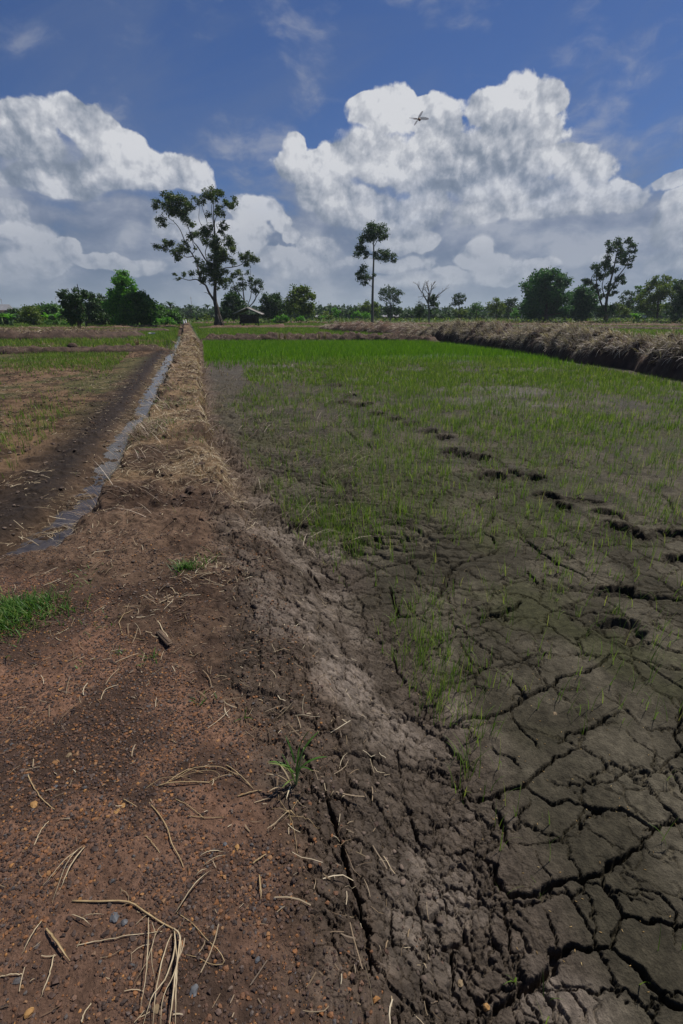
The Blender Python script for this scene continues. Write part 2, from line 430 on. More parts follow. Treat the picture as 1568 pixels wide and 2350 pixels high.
def build_ground():
    # rows packed towards the camera, columns that widen with distance
    vs = np.concatenate([np.linspace(2430, 1500, 500), np.linspace(1498.5, 860, 560), np.linspace(859, 735, 90)])
    ys = np.array([G(784, v)[1] for v in vs])
    ext = np.array([170, 230, 320, 450, 650, 1000, 1500, 2200, 3200, 5000.0])
    near = np.linspace(-2.5, ys[0] - .03, 40)
    ys = np.concatenate([near, ys[ys < 150], ext])
    nc = 1150
    s = np.linspace(-1, 1, nc)
    s = s * .82 + .18 * s ** 3
    hw = np.where(ys > 0, .92 * np.maximum(ys, 0) + 1.25, 1.25)
    X = s[None, :] * hw[:, None]
    Y = np.repeat(ys[:, None], nc, 1)
    rows = len(ys)
    Z, zn = terrain(X, Y)
    n1, n2 = zn['n1'], zn['n2']
    # fine crazing of the drying slope, plates in the field
    wx = (fbm(X * 14, Y * 14, 3, 51) - .5); wy = (fbm(X * 14 + 40, Y * 14, 3, 52) - .5)
    nearm = 1 - sst(6.0, 10.0, Y)
    jx = (fbm(X * 70, Y * 70, 3, 53) - .5); jy = (fbm(X * 70 + 11, Y * 70, 3, 54) - .5)
    e1, id1 = voro(X * 9 + wx * .5 + jx * .30, Y * 9.5 + wy * .5 + jy * .30, 61)
    e2, id2 = voro(X * 30 + wx * .7 + jx * .6, Y * 26 + wy * .7 + jy * .6, 62)
    e3, id3 = voro(X * 4.2 + wx * .35 + jx * .14, Y * 4.6 + wy * .35 + jy * .14, 63)
    dzn = sst(-.26, -.06, X - R_TOP(Y) + (n2 - .5) * .25) * (1 - sst(3.0, 4.0, Y)) * (1 - zn['grav'])
    sl = np.maximum(zn['slope'] * sst(.02, .35, zn['ts']), zn['slope'] * dzn)
    fld = zn['field']
    dry = np.clip(sl + fld * (1 - sst(.0, .25, X - R_TOE(Y))) * .9, 0, 1) * nearm
    Z -= dry * (.018 + .007 * np.clip(Y - 1.2, 0, 4)) * (1 - sst(.012, .040 + .020 * np.clip(Y - 1.0, 0, 5), e1 - .05 * (n1 - .35))) * sst(.38, .58, fbm(X * 4 + 5, Y * 4, 3, 66) + .22)
    Z -= dry * .009 * (1 - sst(.02, .095, e2)) * sst(.3, .5, n2 + .2)
    Z += dry * (id1 - .5) * .014 + dry * (id2 - .5) * .005 + dry * (n1 - .5) * .010 + dry * jx * .010 + np.clip(zn['slope'] * (1 - sst(.5, 1, zn['ts'])), 0, 1) * (fbm(X * 24, Y * 24, 4, 67) - .5) * .022 * nearm
    mcr = fld * nearm * sst(.36, .48, fbm(X * 1.9 + 7, Y * 1.9, 4, 71))
    Z -= mcr * .022 * (1 - sst(.006, .030 + .008 * Y, e3))
    e4, id4 = voro(X * 9 + wx * .7, Y * 9 + wy * .7, 64)
    Z -= fld * nearm * .012 * (1 - sst(.01, .045 + .012 * Y, e4)) * sst(.46, .56, fbm(X * 3.1 + 2, Y * 3.1, 4, 72))
    Z += fld * nearm * (fbm(X * 16, Y * 16, 4, 73) - .5) * .008
    # shrinkage ripples along the edge of the field
    rp, _ = voro(X * 1.6 + wx * .4, Y * 7 + (n2 - .5) * 4, 81)
    rmask = np.exp(-((X - R_TOE(Y) - .55) / .8) ** 2) * fld * sst(2.6, 3.4, Y) * (1 - sst(10, 14, Y))
    Z -= rmask * .05 * (1 - sst(.0, .16, rp))
    # furrow pressed along the foot of the dike farther off
    fx = R_TOE(Y) - .12
    Z -= .05 * np.exp(-((X - fx) / .10) ** 2) * sst(3.5, 5, Y) * (1 - sst(25, 40, Y)) * sst(.35, .6, n1 + .1)
    # left field: clods
    el, idl = voro(X * 6 + wx, Y * 6 + wy, 91)
    ed, idd = voro(X * 5 + wx, Y * 4 + wy, 92)
    Z += zn['straw'] * (idd - .4) * .05 * sst(0, .2, ed) * (1 - sst(10, 25, Y)) * sst(.4, .6, n2)
    Z += zn['left'] * (idl - .5) * .035 * sst(0, .2, el) * (1 - sst(6, 18, Y))
    # traced cracks
    wob = 0.014
    Xw = X + (fbm(X * 30, Y * 30, 4, 95) - .5) * 2 * wob
    Yw = Y + (fbm(X * 30 + 9, Y * 30 + 5, 4, 96) - .5) * 2 * wob
    depth = np.zeros_like(Z)
    def seg(a, b, w0, w1):
        r = max(w0, w1) * 2.6
        i0 = np.searchsorted(ys, min(a[1], b[1]) - r - .03); i1 = np.searchsorted(ys, max(a[1], b[1]) + r + .03)
        if i1 - i0 < 1: return
        hwm = hw[i0:i1]
        xs = Xw[i0:i1]; yy = Yw[i0:i1]
        dx, dy = b[0] - a[0], b[1] - a[1]
        L2 = dx * dx + dy * dy + 1e-12
        t = np.clip(((xs - a[0]) * dx + (yy - a[1]) * dy) / L2, 0, 1)
        d = np.hypot(xs - a[0] - t * dx, yy - a[1] - t * dy)
        w = w0 + (w1 - w0) * t
        nz = .65 + .7 * n1[i0:i1]
        k = (1 - sst(.38, 1.0, d / (w * .50 * nz + .0012 + .0006 * yy))) * np.minimum(w * 2.6 + .008, .05)
        depth[i0:i1] = np.maximum(depth[i0:i1], k)
    for tr, ks in ((c7, K7), (c4, K4)):
        for w, pts in ks:
            w = w * (1.7 if tr is c4 else .82)
            P = [G(*tr(p))[:2] for p in pts]
            # subdivide with jitter so that the line wanders
            Q = [P[0]]
            for a, b in zip(P[:-1], P[1:]):
                L = math.hypot(b[0] - a[0], b[1] - a[1])
                m = max(1, int(L / .05))
                for i in range(1, m + 1):
                    t = i / m; j = 0.009 if i < m else 0
                    Q.append((a[0] + (b[0] - a[0]) * t + random.uniform(-j, j), a[1] + (b[1] - a[1]) * t + random.uniform(-j, j)))
            n = len(Q)
            for i in range(n - 1):
                e0 = min(1, .35 + 3.0 * min(i, n - 1 - i) / n); e1_ = min(1, .35 + 3.0 * min(i + 1, n - 2 - i) / n)
                seg(Q[i], Q[i + 1], w * e0, w * max(e1_, .3))
    Z -= depth
    e5, id5 = voro(X * 2.1 + wx * .5 + (n2 - .5) * .8, Y * 3.0 + wy * .5, 65)
    Z -= fld * sst(2.2, 3.2, Y) * (1 - sst(9, 13, Y)) * .035 * (1 - sst(.01, .045, e5)) * sst(.44, .56, fbm(X * .9 + 4, Y * .9, 4, 74))
    # footprints
    tramp = np.zeros_like(Z)
    for px, py, ln, wd, hd, dp in PRINTS:
        cx, cy, _ = G(px, py)
        far_ = float(sst(3.0, 6.5, np.array(cy))); ln = ln * (1 - .22 * far_); wd = wd * (1 + 1.1 * far_ + .9 * float(sst(7, 14, np.array(cy)))); dp = dp * (1.2 + 1.2 * far_)
        i0 = np.searchsorted(ys, cy - ln - wd); i1 = np.searchsorted(ys, cy + ln + wd) + 1
        xx = X[i0:i1] - cx; yy = Y[i0:i1] - cy
        u = xx * math.cos(hd) + yy * math.sin(hd); v = -xx * math.sin(hd) + yy * math.cos(hd)
        wv = (fbm(X[i0:i1] * 13, Y[i0:i1] * 13, 4, 77) - .5) * 1.7
        q = np.sqrt((u / (ln * .5)) ** 2 + (v / (wd * .5)) ** 2) + wv
        Z[i0:i1] -= dp * (1 - sst(.6, 1.0, q)) * np.clip(.9 + wv * .8, .3, 1.4)
        tramp[i0:i1] = np.maximum(tramp[i0:i1], 1 - sst(.8, 1.7, q))
        Z[i0:i1] += .030 * np.exp(-((q - 1.18) / .16) ** 2) * np.clip(.7 + wv, 0, 1.5)
    cx, cy, _ = G(RING[0], RING[1])
    q = np.sqrt(((X - cx) / RING[2]) ** 2 + ((Y - cy) / RING[3]) ** 2) + (fbm(X * 14, Y * 14, 4, 78) - .5) * 1.0
    Z -= RING[4] * np.exp(-((q - .85) / .17) ** 2) + .02 * (1 - sst(.6, .9, q))
    Z += .012 * np.exp(-((q - 1.3) / .15) ** 2)
    # ---- colour of the ground, zone by zone
    def C(*c): return np.array(c)[None, None, :]
    def L(a, b, t): return a + (b - a) * t[..., None]
    hf = fbm(X * 40, Y * 40, 3, 101)
    lfn = fbm(X * .55, Y * .55, 4, 102)
    mf = fbm(X * 3.5, Y * 3.5, 4, 103)
    soil = L(C(.048, .030, .021), C(.125, .080, .053), sst(.3, .7, n2 * .5 + .5 * fbm(X * 9 + 3, Y * 9, 4, 111)))
    gravel = L(C(.165, .092, .060), C(.060, .037, .026), sst(.38, .62, mf))
    dmud = L(C(.072, .056, .043), C(.158, .128, .103), sst(.42, .68, mf))
    dmud = L(dmud, C(.165, .135, .115), sst(.60, .75, lfn + .35 * (mf - .5)) * .3)
    gravel = L(gravel, C(.062, .041, .030), (1 - sst(.55, 1.15, Y + (lfn - .5) * .6)) * .55)  # gravel turns darker brown towards the camera
    strw = L(C(.065, .042, .028), C(.18, .12, .07), sst(.35, .65, mf))
    fm = L(C(.042, .036, .024), C(.078, .067, .047), sst(.35, .65, mf))
    fm = L(fm, C(.044, .047, .018), sst(.46, .66, fbm(X * 1.7, Y * 1.7, 4, 104)) * .55)
    fm = L(fm, C(.10, .088, .072), sst(.52, .66, fbm(X * .33 + 3, Y * .6, 4, 105)) * sst(5, 8, Y) * .8)
    bare = np.exp(-((X - R_TOE(Y) - .5) / 1.0) ** 2) * sst(9, 12, Y) * (1 - sst(17, 19, Y))
    fm = L(fm, C(.060, .050, .038), bare * .8)
    lfc = L(C(.050, .031, .019), C(.135, .085, .05), sst(.35, .62, mf))
    lfc = L(lfc, C(.045, .062, .018), sst(.45, .6, lfn) * sst(5, 12, Y) * .55)
    wetb = np.clip(1 - (W_LEFT(Y) - .28 - X) / .75, 0, 1) * zn['left']
    lfc = L(lfc, C(.026, .018, .013), np.clip(wetb * 1.3, 0, 1))
    wd_ = (fld > .5) | (zn['left'] > .5)
    farg = L(C(.036, .065, .014), C(.065, .095, .022), sst(.35, .65, fbm(X * .05, Y * .05, 3, 106)))
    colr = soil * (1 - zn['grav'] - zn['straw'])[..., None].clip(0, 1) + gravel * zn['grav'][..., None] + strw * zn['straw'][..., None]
    ddm = np.clip(np.maximum(sst(.0, .5, zn['ts']), .75 * dzn) * (1 - zn['straw'] * .6), 0, 1) * (1 - zn['grav'])
    colr = L(colr, dmud, ddm * (1 - sst(3.4, 5.5, Y) * .55))
    colr = L(colr, fm, fld * sst(-.1, .30, X - R_TOE(Y) + (n2 - .5) * .5))
    ditch = zn['tl'] * (1 - zn['left'])
    colr = L(colr, C(.038, .025, .018), ditch * (1 - .5 * zn['straw']))
    colr = L(colr, C(.022, .017, .012), np.clip(tramp * 1.2, 0, 1) * .75)
    colr = L(colr, lfc, zn['left'])
    gz = sst(33, 40, Y) * wd_
    colr = L(colr, farg, gz)
    # dense nursery strip at the end of the paddy, mud shows green through it
    colr = L(colr, C(.045, .085, .015), fld * sst(18, 19, Y) * (1 - sst(34, 36, Y)) * (X > R_TOE(Y) + .3) * .8)
    colr *= (.55 + .9 * hf)[..., None] * (.8 + .4 * fbm(X * 130, Y * 130, 2, 107))[..., None]
    rough = .95 - .18 * fld * (1 - sst(.40, .62, mf)) * sst(2.5, 6, Y) - .30 * np.clip(wetb, 0, 1) - .08 * fld
    alpha = np.clip(rough, .2, 1)
    colr = np.concatenate([colr, alpha[..., None]], 2)
    V = np.stack([X, Y, Z], 2).reshape(-1, 3)
    i = np.arange(rows - 1)[:, None] * nc + np.arange(nc - 1)[None, :]
    i = i.ravel()
    Q = np.stack([i, i + 1, i + nc + 1, i + nc], 1)
    m, N, out = new_mat('ground_earth')
    at = N.n('ShaderNodeAttribute', attribute_name='tone')
    tc = N.n('ShaderNodeTexCoord')
    n_a = N.n('ShaderNodeTexNoise', i_Scale=55.0, i_Detail=8.0, i_Roughness=0.68)
    n_b = N.n('ShaderNodeTexNoise', i_Scale=260.0, i_Detail=4.0, i_Roughness=0.6)
    vv = N.n('ShaderNodeTexVoronoi', i_Scale=120.0)
    for q in (n_a, n_b, vv): N.link(tc.outputs['Object'], q.inputs['Vector'])
    f = N.m('MULTIPLY_ADD', n_a.outputs[0], 1.1, .45)
    f = N.m('MULTIPLY', f, N.m('MULTIPLY_ADD', n_b.outputs[0], .8, .6))
    c = N.mix(1.0, at.outputs['Color'], f, 'MULTIPLY')
    b = N.n('ShaderNodeBsdfPrincipled')
    b.inputs['Specular IOR Level'].default_value = .12
    N.link(c, b.inputs['Base Color']); N.link(at.outputs['Alpha'], b.inputs['Roughness'])
    h = N.m('ADD', N.m('MULTIPLY', n_a.outputs[0], 1.0), N.m('MULTIPLY', n_b.outputs[0], .35))
    h = N.m('ADD', h, N.m('MULTIPLY', vv.outputs['Distance'], .3))
    bp = N.n('ShaderNodeBump'); bp.inputs['Strength'].default_value = .8; bp.inputs['Distance'].default_value = .014
    N.link(h, bp.inputs['Height']); N.link(bp.outputs[0], b.inputs['Normal'])
    N.link(b.outputs[0], out.inputs[0])
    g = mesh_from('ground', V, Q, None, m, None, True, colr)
    tag(g, kind='structure')
    return X, Y, Z
GX, GY, GZ = build_ground()
_rowy = GY[:, 0]
def ground_z(x, y):
    """height of the finished sheet under points x, y"""
    x = np.asarray(x, float); y = np.asarray(y, float)
    r = np.clip(np.searchsorted(_rowy, y), 1, len(_rowy) - 1)
    r = np.where(np.abs(_rowy[r] - y) < np.abs(_rowy[r - 1] - y), r, r - 1)
    hwv = GX[r, -1]
    s = np.clip(x / hwv, -1, 1)
    # invert s = .82 a + .18 a^3
    a = s.copy()
    for _ in range(6): a = a - (.82 * a + .18 * a ** 3 - s) / (.82 + .54 * a * a)
    c = np.clip(np.rint((a + 1) * .5 * (GX.shape[1] - 1)).astype(int), 0, GX.shape[1] - 1)
    return GZ[r, c]

# ---- water in the ditch
def build_water():
    ys = np.concatenate([np.linspace(1.9, 6, 60), np.linspace(6.3, 45, 60)])
    V = []; Q = []
    for i, y in enumerate(ys):
        V += [(float(W_LEFT(y)) - .5, y, ZW), (float(L_TOE(y)) + .25, y, ZW)]
        if i: Q.append((2 * i - 2, 2 * i - 1, 2 * i + 1, 2 * i))
    m, N, out = new_mat('ditch_water')
    tc = N.n('ShaderNodeTexCoord')
    no = N.n('ShaderNodeTexNoise', i_Scale=14.0, i_Detail=5.0)
    N.link(tc.outputs['Object'], no.inputs['Vector'])
    b = N.n('ShaderNodeBsdfPrincipled')
    N.link(N.ramp(no.outputs[0], [(.35, (.035, .029, .024)), (.7, (.075, .062, .052))]), b.inputs['Base Color'])
    b.inputs['Roughness'].default_value = .07
    b.inputs['IOR'].default_value = 1.33
    b.inputs['Specular IOR Level'].default_value = .5
    bp = N.n('ShaderNodeBump'); bp.inputs['Strength'].default_value = .12; bp.inputs['Distance'].default_value = .01
    N.link(no.outputs[0], bp.inputs['Height']); N.link(bp.outputs[0], b.inputs['Normal'])
    N.link(b.outputs[0], out.inputs[0])
    w = mesh_from('ditch_water', V, Q, None, m, None, True)
    tag(w, kind='structure')
build_water()
# ---------------------------------------------------------------- earth banks across the fields
M_straw_grey = leaf_mat('dry_grass_grey', [(0, (.07, .048, .038)), (.35, (.23, .175, .135)), (.7, (.46, .38, .31)), (1, (.80, .71, .60))], .2, .6, 1.1)
M_straw_tan = leaf_mat('dry_straw_tan', [(0, (.10, .065, .040)), (.4, (.24, .17, .10)), (.8, (.42, .33, .21)), (1, (.60, .51, .36))], .2, .55)
M_bank = solid_mat('bank_soil', (.030, .019, .014), (.10, .062, .042), 3.0, .9, .8, .08)
M_bank_red = solid_mat('bank_soil_red', (.06, .033, .022), (.16, .095, .06), 2.0, .9, .8, .08)
def bank(name, line, h, width, mat, rough=.3, seed=0, kind='structure', steps=None, hfun=None, straw=None):
    """line: ground points (x, y); h: height (list or number); a heaped profile with clods"""
    P = np.array(line, float)
    d = np.concatenate([[0], np.cumsum(np.hypot(*np.diff(P, axis=0).T))])
    L = d[-1]
    step = steps or max(.06, P[:, 1].mean() / 260)
    n = max(8, int(L / step))
    t = np.linspace(0, L, n)
    x = np.interp(t, d, P[:, 0]); y = np.interp(t, d, P[:, 1])
    hh = np.interp(t, d, np.asarray(h, float) * np.ones(len(P)))
    ww = np.interp(t, d, np.asarray(width, float) * np.ones(len(P)))
    tx, ty = np.gradient(x), np.gradient(y)
    l = np.hypot(tx, ty); nx, ny = -ty / l, tx / l
    m = 22
    s = np.linspace(-1, 1, m)
    prof = (1 - np.abs(s) ** 2.4) ** .8
    S = s[None, :] * ww[:, None] * .5
    wig = (fbm(t * .6 + seed * 10, t * 0 + seed, 3, seed) - .5) * ww * .35
    X = x[:, None] + nx[:, None] * (S + wig[:, None]); Y = y[:, None] + ny[:, None] * (S + wig[:, None])
    big = fbm(X * 1.1 + seed, Y * 1.1, 4, 200 + seed)
    cl = fbm(X * 5, Y * 5, 4, 210 + seed)
    e, bid = voro(X * 3.3, Y * 3.3, 220 + seed)
    hv = hh[:, None] * prof[None, :] * (.62 + .75 * big) + hh[:, None] * rough * prof[None, :] ** .5 * ((cl - .5) * 1.2 + (bid - .5) * .6 * sst(0, .2, e))
    ends = sst(0, .06, np.linspace(0, 1, n)) * sst(0, .06, np.linspace(1, 0, n))
    Z = hv * ends[:, None] - .04
    Z[:, 0] = Z[:, -1] = -.12
    V = np.stack([X, Y, Z], 2).reshape(-1, 3)
    i = (np.arange(n - 1)[:, None] * m + np.arange(m - 1)[None, :]).ravel()
    o = mesh_from(name, V, np.stack([i, i + m, i + m + 1, i + 1], 1), None, mat, None, True)
    tag(o, kind='structure')
    return X, Y, Z

def on_bank(B, count, lo=.05, hi=.75, jit=.0):
    """random points on the strip and their outward directions (towards -y side of profile)"""
    X, Y, Z = B
    n, m = X.shape
    i = RNG.integers(0, n - 1, count); fj = lo + (hi - lo) * RNG.random(count)
    j = np.clip((fj * (m - 1)).astype(int), 0, m - 2)
    a = RNG.random(count); b = RNG.random(count)
    def f(q): return q[i, j] * (1 - a) * (1 - b) + q[i + 1, j] * a * (1 - b) + q[i, j + 1] * (1 - a) * b + q[i + 1, j + 1] * a * b
    p = np.stack([f(X), f(Y), f(Z)], 1)
    e = np.stack([X[i, j] - X[i, j + 1], Y[i, j] - Y[i, j + 1], Z[i, j] - Z[i, j + 1]], 1)
    return p, norm(e)

def thatch(mb, B, count, lmin, lmax, w, lo=.05, hi=.75, lift=.03, flat=.5, patch=True):
    """dry stems draped over a bank, most of them running down its face"""
    p, down = on_bank(B, count, lo, hi)
    if patch:
        keep = RNG.random(count) < sst(.36, .56, fbm(p[:, 0] * 1.3, p[:, 1] * 1.3, 3, 251)) + .10
        p = p[keep]; down = down[keep]; count = len(p)
    p[:, 2] += .01
    r = RNG.normal(0, 1, (count, 3))
    dirv = norm(down + r * flat)
    L = lmin + (lmax - lmin) * RNG.random(count)
    k = 4
    t = np.linspace(0, 1, k + 1)
    out = norm(np.stack([down[:, 0], down[:, 1], np.abs(down[:, 2]) + .6], 1))
    arch = (np.sin(t * PI * .8))[None, :, None] * (lift + .10 * RNG.random(count) ** 3)[:, None, None]
    sag = (t ** 2)[None, :, None] * np.array([0, 0, -1.0]) * (L * .25 * RNG.random(count))[:, None, None]
    P = p[:, None, :] + dirv[:, None, :] * (L[:, None] * t[None, :])[:, :, None] + out[:, None, :] * arch + sag
    P[:, :, 2] = np.maximum(P[:, :, 2], .004)
    side = norm(np.cross(dirv, out) + RNG.normal(0, .4, (count, 3)))
    mb.ribbons(P, (w * (.6 + .8 * RNG.random(count)))[:, None] * (1 - .6 * t ** 2)[None, :], side)

def gl(pts): return [G(x, y)[:2] for x, y in pts]
# big straw-covered bank on the right of the paddy
B1 = bank('earth_bank', [G(x, y)[:2] for x, y in ((985, 777), (1060, 785), (1160, 797), (1290, 815), (1430, 835), (1600, 862), (1900, 905))], [.75, .95, .92, .98, .9, .95, .92], 2.5, M_bank, .6, 1, steps=.07)
B2 = bank('earth_bank', [G(x, y)[:2] for x, y in ((745, 757), (800, 760), (880, 765), (960, 772), (1010, 780))], [.5, .85, .9, .8, .5], [2.6, 3.2, 3.2, 3, 2.4], M_bank_red, .28, 2)
# low clod bank that ends the paddy
B3 = bank('earth_bank', gl([(452, 784), (560, 782), (700, 780), (850, 781), (1010, 787)]), .42, 1.5, M_bank, .8, 3, steps=.1)
# banks of the left fields
B4 = bank('earth_bank', gl([(-260, 812), (0, 809), (150, 808), (300, 805), (385, 800)]), [.27, .28, .27, .26, .22], 1.2, M_bank, .6, 4, steps=.09)
B5 = bank('earth_bank', gl([(-250, 783), (0, 780), (120, 778), (240, 775), (330, 771)]), [.62, .62, .6, .5, .35], 2.2, M_bank, .3, 5)
B6 = bank('earth_bank', gl([(-200, 768), (0, 766), (150, 765), (300, 762), (400, 760)]), .35, 1.8, M_bank, .4, 6)
B7 = bank('earth_bank', gl([(-200, 758), (0, 757), (180, 756), (330, 752), (418, 750)]), .3, 1.8, M_bank_red, .4, 7)
B8 = bank('earth_bank', gl([(445, 755), (520, 754), (620, 752), (700, 753), (765, 754)]), [.25, .4, .3, .3, .3], 2.2, M_bank_red, .4, 8)
B9 = bank('earth_bank', gl([(590, 742), (680, 741), (770, 742), (860, 744)]), .35, 2.6, M_bank_red, .3, 9)
B10 = bank('earth_bank', gl([(870, 746), (1000, 747), (1150, 748), (1330, 749), (1568, 750), (1900, 751)]), .42, 2.4, M_bank_red, .3, 10)
B11 = bank('earth_bank', gl([(1060, 741), (1200, 741), (1400, 742), (1900, 742)]), .35, 3.0, M_bank_red, .3, 11)
B12 = bank('earth_bank', gl([(440, 742), (520, 741), (590, 740)]), .3, 3.0, M_bank_red, .3, 12)
B13 = bank('earth_bank', gl([(1150, 760), (1300, 756), (1450, 757), (1800, 761)]), [.2, .35, .35, .35], 1.6, M_bank, .4, 13)
B14 = bank('earth_bank', [(G(600, 752)[0], 66), (G(660, 752)[0], 66)], [.2, .5], 4.5, M_bank_red, .25, 14)

mb = MB()
thatch(mb, B1, 46000, .12, .42, .011, .10, .52, .05, 1.0)
thatch(mb, B1, 5000, .15, .4, .010, .45, .95, .05, .9)
thatch(mb, B2, 6000, .25, .6, .020, .08, .8, .03, .5)
tag(mb.build('bank_straw', M_straw_grey), 'matted grey dry grass draped over the long bank on the right', 'dry grass', kind='stuff')
mb = MB()
thatch(mb, B5, 3500, .2, .5, .022, .3, .95, .03, .6)
thatch(mb, B4, 900, .1, .3, .014, .1, .9, .03, .8)
thatch(mb, B3, 1100, .1, .3, .016, .1, .9, .04, .8)
thatch(mb, B6, 1500, .2, .5, .025, .2, .9, .03, .7)
thatch(mb, B7, 1500, .2, .5, .03, .2, .9, .03, .7)
thatch(mb, B8, 900, .2, .5, .025, .2, .9, .03, .7)
thatch(mb, B10, 9000, .2, .6, .03, .05, .95, .04, .6)
thatch(mb, B11, 7000, .3, .7, .04, .05, .95, .05, .6)
thatch(mb, B13, 2500, .2, .5, .025, .05, .95, .04, .6)
thatch(mb, B9, 900, .2, .5, .03, .05, .95, .04, .6)
tag(mb.build('bank_litter', M_straw_tan), 'scattered tan straw lying along the low field banks', 'straw', kind='stuff')

# ---------------------------------------------------------------- rice
M_rice = leaf_mat('rice_leaf', [(0, (.065, .12, .022)), (.5, (.125, .21, .035)), (.88, (.22, .30, .06)), (1, (.38, .37, .13))], .45, .45)
M_rice_dense = leaf_mat('nursery_rice_leaf', [(0, (.06, .14, .014)), (.6, (.115, .25, .016)), (1, (.20, .30, .05))], .5, .5)
def frame_px(x, y, z=0):
    """where a ground point shows, used only to follow the patches seen in the photograph"""
    dy = y * cp + (CH - z) * sp
    up = y * sp - (CH - z) * cp
    return CX + F * x / dy, CY - F * up / dy

BANK_L = np.array([G(x, y)[:2] for x, y in ((985, 788), (1060, 796), (1160, 810), (1290, 832), (1430, 856), (1568, 884), (1900, 935))])
def in_paddy(x, y):
    # left of the straw bank's foot, beyond the toe, before the end bank
    yb = np.interp(x, BANK_L[::-1, 0][::-1], BANK_L[:, 1]) if BANK_L[0, 0] < BANK_L[-1, 0] else np.interp(x, BANK_L[::-1, 0], BANK_L[::-1, 1])
    return (x > R_TOE(y)) & (y < 33.0) & ((x < BANK_L[:, 0].min()) | (y < yb))

def rice_density(x, y):
    fx, fy = frame_px(x, y)
    n = fbm(x * .9, y * .9, 3, 301)
    n2 = fbm(x * 3.0, y * 3.0, 3, 302)
    d = 190 * sst(.34, .58, n2) * (1 - .6 * sst(4, 6, y))
    d = d + 230 * sst(2.6, 5.0, y) * sst(.30, .60, n) * sst(.3, .55, n2)
    d = d + 100 * sst(8, 13, y) * sst(.36, .6, n)
    d = d * sst(-.05, .15, x - R_TOE(y) - .35 * sst(5, 8, y) - .7 * sst(9, 13, y))
    for px, py, r, a in ((990, 1500, 55, 250), (1010, 1590, 55, 230), (960, 1440, 50, 150), (930, 1500, 35, 110), (1060, 1560, 45, 100), (750, 1210, 70, 120), (790, 1235, 50, 90), (690, 1180, 50, 150), (670, 1150, 30, 120),
                         (840, 1190, 90, 90), (950, 1040, 160, 90), (880, 1000, 90, 100), (1080, 1790, 60, 150), (1070, 1720, 50, 130), (1190, 1900, 60, 60), (1250, 2060, 70, 40), (1500, 2180, 90, 25), (1100, 1650, 60, 90), (1270, 1000, 180, 90), (1450, 1060, 160, 80), (1130, 1880, 50, 40)):
        d = d + a * (4.5 if y.mean() < 3.2 else 1.2) * np.exp(-((fx - px) ** 2 + (fy - py) ** 2) / (r * r))
    for px, py, ln, wd, hd, dp in PRINTS:
        cx, cy, _ = G(px, py); d = d * (1 - .95 * np.exp(-((x - cx) / (ln * .75)) ** 2 - ((y - cy + .06) / max(.2, wd * 1.4)) ** 2))
    # thin out the patches that stay bare
    for px, py, rx, ry, a in ((1250, 1480, 200, 120, .6), (1400, 1850, 260, 260, .55), (1150, 1300, 150, 70, .6), (640, 1000, 130, 80, .7), (1330, 930, 200, 22, .65), (1180, 905, 100, 14, .55), (900, 1340, 130, 50, .4)):
        d = d * (1 - a * np.exp(-((fx - px) / rx) ** 2 - ((fy - py) / ry) ** 2))
    return np.where(in_paddy(x, y), d, 0)

def scatter(x0, x1, y0, y1, dmax, dens):
    n = int((x1 - x0) * (y1 - y0) * dmax)
    x = x0 + (x1 - x0) * RNG.random(n); y = y0 + (y1 - y0) * RNG.random(n)
    k = RNG.random(n) * dmax < dens(x, y)
    x, y = x[k], y[k]
    k = np.abs(x) < .80 * y + .9
    return x[k], y[k]

def seedlings(mb, x, y, hmin, hmax, w, k=4, extra=2, spread=.010):
    z = ground_z(x, y)
    n = len(x)
    H = hmin + (hmax - hmin) * RNG.random(n)
    for q in range(1 + extra):
        m = np.ones(n, bool) if q == 0 else RNG.random(n) < .7
        nn = int(m.sum())
        b = np.stack([x[m] + RNG.normal(0, spread, nn), y[m] + RNG.normal(0, spread, nn), z[m] - .005], 1)
        az = RNG.random(nn) * 2 * PI
        ln = H[m] * (1 if q == 0 else .75) * (.8 + .4 * RNG.random(nn))
        blades(mb, b, ln, w * (.7 + .6 * RNG.random(nn)), .05 + .22 * RNG.random(nn), az, (.15 + 1.6 * RNG.random(nn) ** 1.6 * (1.2 if q else .9)), k)

mb = MB()
for (y0, y1, dm, w, k) in ((.6, 2.4, 1400, .0030, 5), (2.4, 4, 1000, .0036, 5), (4, 7, 560, .0042, 4), (7, 12, 480, .0058, 3), (12, 20, 340, .009, 3)):
    x, y = scatter(-3, .8 * y1 + .9, y0, y1, dm, rice_density)
    seedlings(mb, x, y, .085, .18, w, k)
tag(mb.build('rice_seedlings', M_rice), 'thin young rice seedlings standing sparsely in the cracked grey mud', 'rice', kind='stuff')

mb = MB()
def dens_strip(x, y):
    fx, fy = frame_px(x, y)
    front = np.interp(fx, [470, 700, 950, 1150, 1240], [826, 822, 812, 812, 826]) + (fbm(x * 1.2, y * .8, 3, 311) - .5) * 18
    ok = in_paddy(x, y) & (fx > 466) & (y < 31.8)
    return np.where(ok, 260 * (1 - sst(-4, 6, fy - front)) + 60 * (1 - sst(0, 34, fy - front)), 0)
x, y = scatter(-9, 24, 15, 33, 260, dens_strip)
seedlings(mb, x, y, .16, .26, .013, 2, 1, .02)
tag(mb.build('rice_nursery', M_rice_dense), 'dense bright green young rice carpeting the far end of the paddy', 'rice', kind='stuff')

